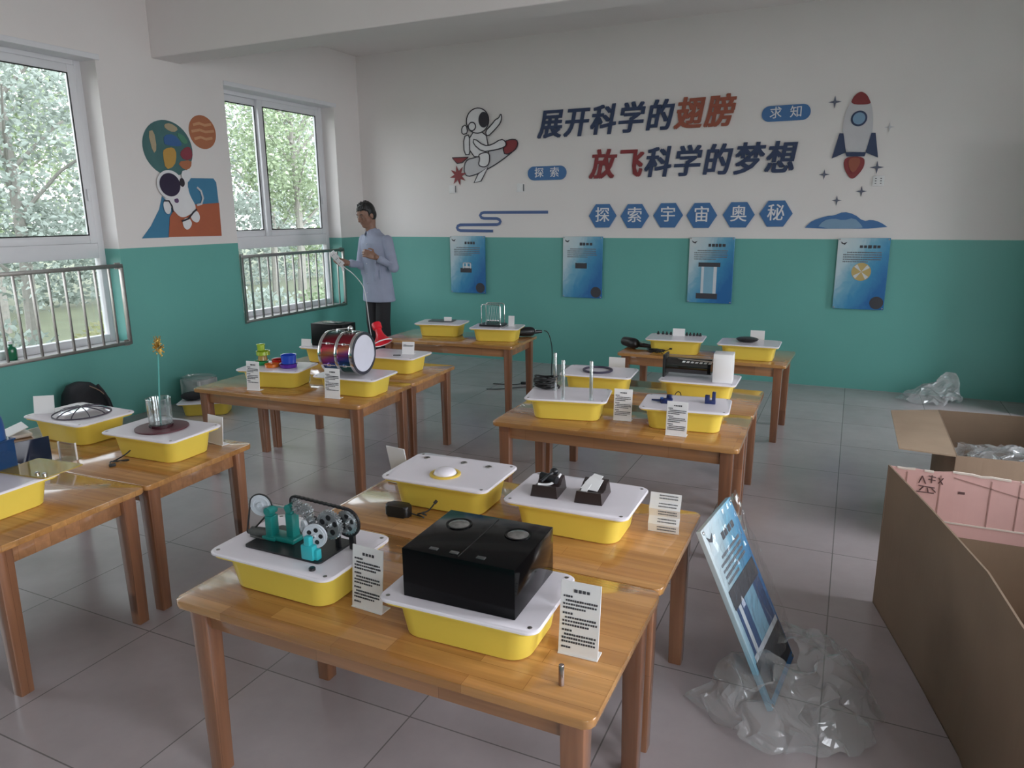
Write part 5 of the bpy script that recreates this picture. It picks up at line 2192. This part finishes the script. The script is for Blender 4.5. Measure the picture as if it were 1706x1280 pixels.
s.loft([[(5.66, A[1] - .0115, .585), (5.66, A[1] - .0095, .585), (5.66, A[1] - .0095, .580), (5.66, A[1] - .0115, .580)],
        [(6.05, A[1] - .0115, .50), (6.05, A[1] - .0095, .50), (6.05, A[1] - .0095, .495), (6.05, A[1] - .0115, .495)]])
s.build('crease', mat('crease_brown', (.33, .19, .17), .9), pl)
s = MB()
yq = A[1] - .0108
for (x0, z0, x1, z1) in ((5.545, .545, 5.555, .575), (5.555, .575, 5.568, .545), (5.575, .578, 5.60, .575), (5.575, .565, 5.60, .562), (5.587, .582, 5.587, .55), (5.545, .535, 5.60, .532),
                         (5.55, .515, 5.562, .532), (5.575, .53, 5.58, .512), (5.59, .53, 5.605, .515), (5.61, .575, 5.625, .55), (5.625, .575, 5.61, .552), (5.54, .51, 5.60, .51)):
    s.tube([(x0, yq, z0), (x1, yq, z1)], .0022, 5)
s.box((5.69, yq, .525), (.022, .001, .010))
s.build('ink_marks', mat('faded_ink', (.10, .05, .05), .8), pl)
s = MB()
s.bx((5.46, A[1] - .0125, .396), (6.48, A[1] - .0100, .402))
s.build('fold_line', M_EDGE, pl)

# leaning poster board
e1 = Vector((.115, .993, 0)).normalized()
upv = (Vector((-.993, .115, 0)) * .425 + Vector((0, 0, 1)) * .905).normalized()
t_board = poster(0, .345, 0, 'blue poster board leaning against the table corner, wrapped in plastic', 'big cylinder', 9, 4)
yv = upv.cross(e1)
orig = Vector((5.122, -4.955, .006)) + e1 * .1725
Mx = Matrix((e1, yv, upv)).transposed().to_4x4()
t_board.matrix_world = Matrix.Translation(orig) @ Mx
pg = MB()
pg.cyl((-.02, .010, .28), (-.02, .075, .27), .011, seg=14)
pg.build('board_peg', M_STEEL, t_board, True)
del t_board['group']
t_board['category'] = 'poster'

mb = MB()


def wrapf(u, v):
    # loose sheet hugging the board: across the back, round the near edge, over the front
    w = -.20 + .40 * u
    h = .10 + .54 * v
    return orig + e1 * w + upv * h + yv * (-.030 - .012 * math.sin(PI * u))


crumple_grid(mb, wrapf, 24, 34, .010, 14, 3)


def skirt(u, v):
    a = -2.6 + 4.6 * u
    r = .06 + .27 * v
    cx, cy = 5.14, -4.80
    z = .13 * (1 - v) ** 1.2 + .035 * math.sin(v * PI)
    return Vector((cx + r * math.cos(a) * .95, cy + r * math.sin(a) * 1.1, z + .012))


mb.mi = 1
crumple_grid(mb, skirt, 80, 30, .048, 9, 5)
o = mb.build('plastic_wrap', [film('tight_plastic_wrap', (.96, .97, .98), .04, .08, milk=.03, bump=.4), film('loose_plastic_wrap', (.93, .93, .94), .07, .12, milk=.20, bump=.4)], None, False, fix=False)
tag(o, 'loose clear plastic wrap bunched round the foot of the leaning poster board', 'plastic wrap')
o['kind'] = 'thing'
del o['kind']

mb = MB()


def bagf(u, v):
    a = 2 * PI * u
    r = .23 * (1 - v) + .015
    return Vector((5.92 + r * math.cos(a) * (1 + .15 * v) + .16 * v, -.24 + r * .62 * math.sin(a), .20 * v ** .8 + .012))


crumple_grid(mb, bagf, 40, 16, .055, 9, 6)
for vtx in mb.bm.verts:
    vtx.co.y = min(vtx.co.y, -.008)
o = mb.build('plastic_bag', M_WRAP, None, False, fix=False)
tag(o, 'crumpled clear plastic bag on the floor by the back wall', 'plastic bag')

# backpack by the left wall
t = thing('backpack', 'dark backpack slumped on the floor by the left wall', 'backpack', (.19, -3.76, 0), R(4))
M_BAG = mat('dark_bag_cloth', (.014, .014, .018), .75, bump=.2, vscale=40)
s = MB()
rings = []
for (w, dp, z, ox) in ((.14, .10, .001, 0), (.17, .13, .03, 0), (.175, .135, .14, 0), (.165, .125, .25, -.01), (.135, .10, .33, -.03), (.085, .065, .385, -.045), (.03, .03, .40, -.05)):
    rings.append([(p[0] + ox, p[1] - (z * .08), z) for p in [(dp * math.cos(2 * PI * k / 28) * (abs(math.cos(2 * PI * k / 28)) ** -.25 if abs(math.cos(2 * PI * k / 28)) > .2 else 1.2), w * math.sin(2 * PI * k / 28)) for k in range(28)]])
s.loft(rings)
s.build('bag_body', M_BAG, t, True)
s = MB()
s.tube([(.055, .04, .375), (.112, .055, .30), (.138, .06, .20), (.142, .06, .08)], .011, 8, smooth=2)
s.build('bag_strap', M_BAG, t, True)
s = MB()
s.tube([(.05, -.02, .378), (.085, .02, .345), (.11, .05, .30)], .004, 6, smooth=1)
s.build('bag_zip', mat('bag_trim_tan', (.25, .16, .11), .5), t, True)
s = MB()
s.box((.15, -.02, .12), (.05, .22, .16), bevel=.02)
s.build('bag_pocket', M_BAG, t, True)

# tray on the floor with things on it
o = copy_tree(proto_tray)
o.location = (.50, -2.96, .001)
o.rotation_euler = (0, 0, R(33))
o['label'] = 'yellow tray on the floor by the left wall, half under the drum table'
t = thing('black_pouch', 'small black pouch on the floor tray by the left wall', 'pouch', (.41, -3.03, .1135), R(33))
s = MB()
s.ball((0, 0, .035), .07, (1.3, .9, .5))
s.ball((.06, .02, .045), .05, (1.1, .9, .7))
for v_ in s.bm.verts:
    v_.co.z = max(v_.co.z, .0)
s.build('pouch_body', M_BAG, t, True)
t = thing('wrapped_carton', 'pale carton wrapped in clear plastic by the left wall', 'carton', (.17, -2.74, .001), 0)
s = MB()
s.bx((-.115, -.10, 0), (.115, .10, .215), bevel=.006)
s.build('carton', mat('pale_carton', (.66, .65, .64), .6), t, True)
mb = MB()
crumple_grid(mb, lambda u, v: (.145 * math.cos(2 * PI * u), .135 * math.sin(2 * PI * u), .02 + .21 * v), 40, 12, .015, 10, 8)
crumple_grid(mb, lambda u, v: (-.13 + .26 * u, -.11 + .22 * v, .228), 16, 16, .010, 12, 9)
mb.build('wrapping', M_WRAP, t, False, fix=False)

# green bottle on the near window sill
t = thing('green_bottle', 'small green bottle on the near window sill', 'bottle', (-.10, -4.08, WIN_Z0 + .003))
s = MB()
s.lathe([(.03, 0), (.034, .006), (.034, .075), (.028, .09), (.013, .10), (.013, .115)], 24)
s.build('bottle_body', mat('green_glass', (.01, .20, .09), .12, trans=.4), t, True)
s = MB()
s.lathe([(.015, .113), (.015, .132)], 16)
s.build('bottle_cap', M_WHITE, t, True)

# ------------------------------------------------------------------ person
PX, PY = .75, -.85
SR = Vector((.906, .424, 0))
ST = Vector((.424, -.906, 0))


def W_(s, t, z):
    return Vector((PX, PY, 0)) + SR * s + ST * t + Vector((0, 0, z))


person = thing('person', 'person with short black hair in a pale blue shirt holding a white power strip', 'person', (PX, PY, 0))
BF = (SR * -.66 + ST * .75).normalized()       # body forward
BR = Vector((-BF.y, BF.x, 0)) * -1              # body right-hand side
BR = BF.cross(Vector((0, 0, 1))).normalized()


def body_ring(c, hw, hd, n=24, tilt=0):
    return [c + BR * (hw * math.cos(2 * PI * k / n)) + BF * (hd * math.sin(2 * PI * k / n)) for k in range(n)]


def remeshed(mb, name, m, parent, voxel, smooth=4):
    o = mb.build(name, m, None, True)
    md = o.modifiers.new('r', 'REMESH')
    md.mode = 'VOXEL'
    md.voxel_size = voxel
    sm = o.modifiers.new('s', 'SMOOTH')
    sm.iterations = smooth
    sm.factor = .5
    bpy.context.view_layer.update()
    dg = bpy.context.evaluated_depsgraph_get()
    me = bpy.data.meshes.new_from_object(o.evaluated_get(dg))
    o.modifiers.clear()
    old = o.data
    o.data = me
    me.name = name
    for p in me.polygons:
        p.use_smooth = True
    # bring into the thing's own frame
    me.transform(parent.matrix_world.inverted() if False else Matrix.Translation((-PX, -PY, 0)))
    bpy.data.meshes.remove(old)
    o.parent = parent
    return o


def limb(mb, pts, rs, seg=14):
    mb.tube(pts, rs, seg)
    for p, r in zip(pts, rs):
        mb.ball(p, r * .99, seg=14, rings=8)


HF = (SR * -.60 + ST * .72 + Vector((0, 0, -.34))).normalized()    # where the face looks
HR = HF.cross(Vector((0, 0, 1))).normalized()
HU = HR.cross(HF).normalized()
HC = W_(-.075, .035, 1.585)


def hp(r, f, u):
    return HC + HR * r + HF * f + HU * u


HROT = Matrix((HR, HF, HU)).transposed().to_4x4()
shR, shL = W_(-.135, -.105, 1.355), W_(.140, .105, 1.350)
elR, elL = W_(-.165, -.010, 1.085), W_(.205, .175, 1.065)
wrR, wrL = W_(-.275, .085, 1.105), W_(.045, .265, 1.175)
hipR, hipL = W_(-.065, -.050, .90), W_(.070, .055, .90)
knR, knL = W_(-.060, .005, .485), W_(.055, .085, .485)
anR, anL = W_(-.045, -.055, .085), W_(.075, .040, .085)

body = MB()
# trunk
tr_rings = [body_ring(W_(.005, 0, .86), .13, .085), body_ring(W_(.0, 0, .98), .125, .08), body_ring(W_(.0, 0, 1.12), .125, .08), body_ring(W_(.0, 0, 1.26), .145, .09), body_ring(W_(-.005, 0, 1.34), .125, .07), body_ring(W_(-.01, 0, 1.395), .06, .05)]
body.loft(tr_rings)
limb(body, [W_(-.012, -.005, 1.37), W_(-.04, .012, 1.46), hp(0, -.03, -.06)], [.062, .054, .056])
# head
body.ball(hp(0, -.008, .022), .1, (.775, .95, .985), 28, 20, HROT)
body.ball(hp(0, .020, -.045), .1, (.62, .70, .70), 24, 16, HROT)
body.ball(hp(0, .058, -.092), .03, (1.05, .9, .8), 14, 10, HROT)
limb(body, [hp(0, .088, .012), hp(0, .104, -.026)], [.009, .015], 10)
for s_ in (-1, 1):
    body.ball(hp(s_ * .012, .097, -.030), .009, seg=10, rings=8)
    body.ball(hp(s_ * .077, -.008, -.012), .03, (.30, .62, 1.05), 12, 10, HROT)
    body.ball(hp(s_ * .034, .076, .030), .016, (1.3, .6, .5), 12, 8, HROT)
    body.ball(hp(s_ * .042, .062, -.020), .026, (1, .7, .8), 12, 8, HROT)
body.ball(hp(0, .084, -.058), .012, (1.8, .6, .45), 12, 8, HROT)
body.ball(hp(0, .082, -.068), .012, (1.5, .6, .45), 12, 8, HROT)
# arms
limb(body, [shR - Vector((0, 0, .035)), elR, wrR], [.044, .036, .027])
limb(body, [shL - Vector((0, 0, .035)), elL, wrL], [.044, .036, .027])
# legs
limb(body, [hipR, knR, anR], [.070, .052, .038])
limb(body, [hipL, knL, anL], [.070, .052, .038])


def hand(mb, wrist, d, nrm, side, curl, spread=.012):
    """palm + four unequal bent fingers + a thumb leaving the side of the palm"""
    d = d.normalized()
    nrm = (nrm - d * nrm.dot(d)).normalized()
    lat = d.cross(nrm).normalized() * side
    base = wrist + d * .012
    for k in range(4):
        o_ = lat * (.030 - .020 * k)
        mb.tube([wrist + o_ * .6, base + d * .04 + o_ * .9, base + d * .078 + o_], [.014, .014, .011], 8)
        mb.ball(base + d * .078 + o_, .011, seg=10, rings=7)
    mb.ball(base + d * .04, .04, (1, 1, .45), 14, 10, Matrix((d, lat, nrm)).transposed().to_4x4())
    for k, (ln, cu) in enumerate(((.072, curl), (.080, curl * 1.05), (.074, curl * 1.12), (.058, curl * 1.2))):
        o_ = lat * (.030 - .020 * k) + lat * (spread * (1.5 - k) * .2)
        p = base + d * .078 + o_
        dd = d.copy()
        pts = [p]
        rs = [.0095]
        for j, f_ in enumerate((.42, .32, .26)):
            a = cu * (.55 if j == 0 else 1.0)
            dd = (dd * math.cos(a) + nrm * math.sin(a)).normalized()
            nn = (nrm * math.cos(a) - d * math.sin(a))
            p = p + dd * ln * f_
            pts.append(p)
            rs.append(.0088 - .0008 * j)
            # carry the bend on: next axis in the d-nrm plane
        mb.tube(pts, rs, 8)
        for q_, r_ in zip(pts, rs):
            mb.ball(q_, r_, seg=8, rings=6)
    p0 = base + d * .018 + lat * .034
    p1 = p0 + (d * .6 + lat * .8 + nrm * .25).normalized() * .034
    p2 = p1 + (d * .8 + lat * .1 + nrm * .6).normalized() * .028
    p3 = p2 + (d * .75 - lat * .15 + nrm * .65).normalized() * .022
    mb.tube([p0 - lat * .01, p1, p2, p3], [.013, .011, .0095, .008], 8)
    for q_, r_ in ((p1, .011), (p2, .0095), (p3, .008)):
        mb.ball(q_, r_, seg=8, rings=6)


dR = (SR * -.80 + ST * .45 + Vector((0, 0, .22))).normalized()
hand(body, wrR, dR, Vector((0, 0, -1)) * -.3 + SR * .2 + ST * -.9, 1, .75)
dL = (SR * -.85 + ST * .28 + Vector((0, 0, .38))).normalized()
hand(body, wrL, dL, SR * -.2 + ST * -.9 + Vector((0, 0, -.25)), -1, .95)
# feet inside the shoes
for an in (anR, anL):
    limb(body, [an, an + BF * .06 - Vector((0, 0, .045)), an + BF * .15 - Vector((0, 0, .055))], [.038, .032, .022])
bo = remeshed(body, 'body', mat('skin', (.27, .145, .10), .5, var=.05), person, .0055, 3)

# hair: cap following the skull, open at the face
hair = MB()
hair.ball(hp(0, -.018, .036), .1, (.845, .97, 1.0), 28, 20, HROT)
hair.ball(hp(0, -.045, -.005), .08, (.98, .85, 1.0), 24, 16, HROT)
rq = random.Random(6)
for k in range(60):
    a = rq.uniform(0, 2 * PI)
    e = rq.uniform(.15, 1.3)
    p = hp(.080 * math.cos(a) * math.cos(e), -.014 + .094 * math.sin(a) * math.cos(e), .038 + .098 * math.sin(e))
    q = p + (p - hp(0, -.01, .02)).normalized() * .010 + HF * .006 + Vector((0, 0, .003))
    hair.tube([p - (p - hp(0, 0, 0)).normalized() * .02, p, q], [.012, .009, .003], 6)
for k in range(9):
    x_ = -.062 + .0155 * k
    fp = []
    for x2, u2 in ((x_ * .8, .108), (x_ * .95, .090), (x_ + .004, .064 + .010 * (k % 2))):
        fp.append(hp(x2, .095 * math.sqrt(max(.04, 1 - (x2 / .0785) ** 2 - ((u2 - .022) / .0985) ** 2)) - .004, u2))
    hair.tube(fp, [.013, .010, .004], 7)
for s_ in (-1, 1):
    hair.tube([hp(s_ * .074, .030, .05), hp(s_ * .076, .030, .005), hp(s_ * .075, .024, -.012)], [.016, .009, .004], 7)
# keep the hair off the face
for v_ in hair.bm.verts:
    r_ = v_.co - HC
    f_, u_ = r_.dot(HF), r_.dot(HU)
    if f_ > .030 and u_ < .052:
        v_.co -= HF * ((f_ - .030) * 1.0 + .006)
remeshed(hair, 'hair', mat('black_hair', (.010, .009, .009), .45, var=.3, vscale=90), person, .0045, 2)

# face details
s = MB(Matrix.Translation((-PX, -PY, 0)))
for s_ in (-1, 1):
    s.ball(hp(s_ * .032, .0825, .010), .0095, (1.3, .5, .36), 12, 8, HROT)
s.build('eyes', mat('eye_white', (.6, .58, .56), .3), person, True)
s = MB(Matrix.Translation((-PX, -PY, 0)))
for s_ in (-1, 1):
    s.ball(hp(s_ * .031, .0868, .0085), .0052, (1.05, .4, .62), 10, 8, HROT)
    s.tube([hp(s_ * .019, .086, .0125), hp(s_ * .032, .0885, .0150), hp(s_ * .046, .079, .0115)], .0018, 6)
    s.tube([hp(s_ * .016, .090, .030), hp(s_ * .034, .090, .036), hp(s_ * .052, .076, .030)], [.003, .0035, .002], 6)
s.build('brows_and_pupils', mat('black_hair', (.01, .01, .01)), person, True)
s = MB(Matrix.Translation((-PX, -PY, 0)))
s.tube([hp(-.020, .083, -.0625), hp(0, .0925, -.0625), hp(.020, .083, -.0625)], [.002, .0038, .002], 6, smooth=1)
s.build('lips', mat('lip_tone', (.30, .11, .09), .5), person, True)

# shirt
sh = MB()
rings = [body_ring(W_(.012, .0, .705), .195, .150), body_ring(W_(.010, .0, .74), .192, .148), body_ring(W_(.006, .0, .88), .180, .135), body_ring(W_(.002, .0, 1.02), .172, .124), body_ring(W_(.0, 0, 1.18), .180, .124), body_ring(W_(-.002, 0, 1.30), .180, .116), body_ring(W_(-.006, -.004, 1.365), .160, .092), body_ring(W_(-.014, -.004, 1.412), .086, .074), body_ring(W_(-.022, .002, 1.445), .072, .066)]
sh.loft(rings)
limb(sh, [shR + Vector((0, 0, -.02)), elR, elR * .25 + wrR * .75], [.056, .054, .043])
limb(sh, [shL + Vector((0, 0, -.02)), elL, elL * .25 + wrL * .75], [.058, .056, .043])
# folds
rq = random.Random(12)
for k in range(16):
    a = rq.uniform(0, 2 * PI)
    z = rq.uniform(.74, 1.2)
    c = W_(.005, 0, z)
    hw, hd = .178, .130
    p = c + BR * hw * math.cos(a) + BF * hd * math.sin(a)
    q = p + Vector((0, 0, rq.uniform(.10, .2))) + BR * rq.uniform(-.03, .03)
    q = Vector((q.x, q.y, min(q.z, 1.3)))
    sh.tube([p, (p + q) / 2 + (p - c).normalized() * .004, q], [.006, .013, .005], 6)
M_SHIRT = mat('pale_blue_shirt', (.33, .36, .47), .8, var=.14, vscale=9)
shirt = remeshed(sh, 'shirt', M_SHIRT, person, .008, 3)
s = MB(Matrix.Translation((-PX, -PY, 0)))
cR = W_(-.024, .004, 1.436)
for s_ in (-1, 1):
    s.loft([[cR + BR * s_ * .066 + BF * .0 + Vector((0, 0, -.01)), cR + BR * s_ * .045 + BF * .055 + Vector((0, 0, -.02)), cR + BR * s_ * .030 + BF * .085 + Vector((0, 0, -.055)), cR + BR * s_ * .062 + BF * .06 + Vector((0, 0, -.05)), cR + BR * s_ * .085 + BF * .01 + Vector((0, 0, -.035))],
            [cR + BR * s_ * .060 + BF * .0 + Vector((0, 0, .022)), cR + BR * s_ * .035 + BF * .052 + Vector((0, 0, .006)), cR + BR * s_ * .022 + BF * .078 + Vector((0, 0, -.030)), cR + BR * s_ * .050 + BF * .055 + Vector((0, 0, -.02)), cR + BR * s_ * .072 + BF * .008 + Vector((0, 0, -.005))]])
s.build('collar', M_SHIRT, shirt)
s = MB(Matrix.Translation((-PX, -PY, 0)))
for z in (.80, .90, 1.0, 1.10, 1.20, 1.30):
    d_ = .152 - (z - .74) * .05 if z < 1.2 else .122
    s.ball(W_(.004, 0, z) + BF * (d_ - .004), .006, (1, 1, 1), 8, 6)
s.build('button', mat('pale_button', (.6, .6, .66), .4), shirt, True)

# trousers
tq = MB()
tq.loft([body_ring(W_(.005, 0, .80), .150, .108), body_ring(W_(.005, 0, .90), .150, .108), body_ring(W_(.0, 0, 1.0), .140, .096)])
limb(tq, [hipR - Vector((0, 0, .06)), knR, anR + Vector((0, 0, .01))], [.082, .074, .058])
limb(tq, [hipL - Vector((0, 0, .06)), knL, anL + Vector((0, 0, .01))], [.082, .074, .058])
remeshed(tq, 'trousers', mat('charcoal_trousers', (.022, .021, .024), .85, var=.2), person, .008, 3)
for an, nm in ((anR, 0), (anL, 1)):
    s = MB(Matrix.Translation((-PX, -PY, 0)))
    c = Vector((an.x, an.y, 0))
    rg = []
    for z, gx, le in ((.002, 1.0, 1.0), (.02, 1.04, 1.03), (.045, .96, .95), (.07, .75, .70), (.10, .6, .42)):
        cc = c + BF * (.055 * (1 if z < .07 else .35)) + Vector((0, 0, z))
        rg.append([cc + BR * (.046 * gx * math.cos(2 * PI * k / 20)) + BF * (.132 * le * math.sin(2 * PI * k / 20)) for k in range(20)])
    s.loft(rg)
    s.build('shoe', mat('black_shoe', (.015, .014, .014), .4), person, True)

# power strip in the right hand
hc = wrR + dR * .085
t = thing('power_strip', 'white power strip with trailing cord held in the right hand of the person', 'power strip', (0, 0, 0))
ax = (SR * -.55 + Vector((0, 0, .72)) + ST * .1).normalized()
sd = ax.cross(ST).normalized()
nr = ax.cross(sd).normalized()
ps = hc + dR * .012 + Vector((0, 0, .004)) - nr * .0
Mp = Matrix.Translation(ps) @ Matrix((sd, nr, ax)).transposed().to_4x4()
s = MB(Mp)
s.box((0, 0, .03), (.060, .030, .170), bevel=.007)
s.build('strip_body', M_WHITE, t, True)
s = MB(Mp)
for k in range(3):
    for sg in (-1, 1):
        for q in (-.008, .008):
            s.box((q, sg * .0150, -.02 + .05 * k), (.004, .002, .014))
s.build('strip_socket', M_INK, t)
s = MB()
s.tube([ps - ax * .055, ps - ax * .09, W_(-.22, .19, 1.02), W_(-.14, .20, .93), W_(-.10, .20, .86), W_(-.085, .185, .70), W_(-.075, .17, .5), W_(-.055, .165, .3), W_(-.03, .17, .1), W_(.0, .20, .012), W_(.12, .26, .006), W_(.3, .2, .006)], .0042, 8, smooth=3)
s.build('strip_cord', M_WHITE, t, True)
s = MB()
s.tube([hc + dR * .02 - Vector((0, 0, .02)), hc - Vector((0, 0, .06)) + SR * .02, hc - Vector((0, 0, .095)) + SR * .028], [.006, .012, .014], 8)
s.build('hanging_plug', M_WHITE, t, True)
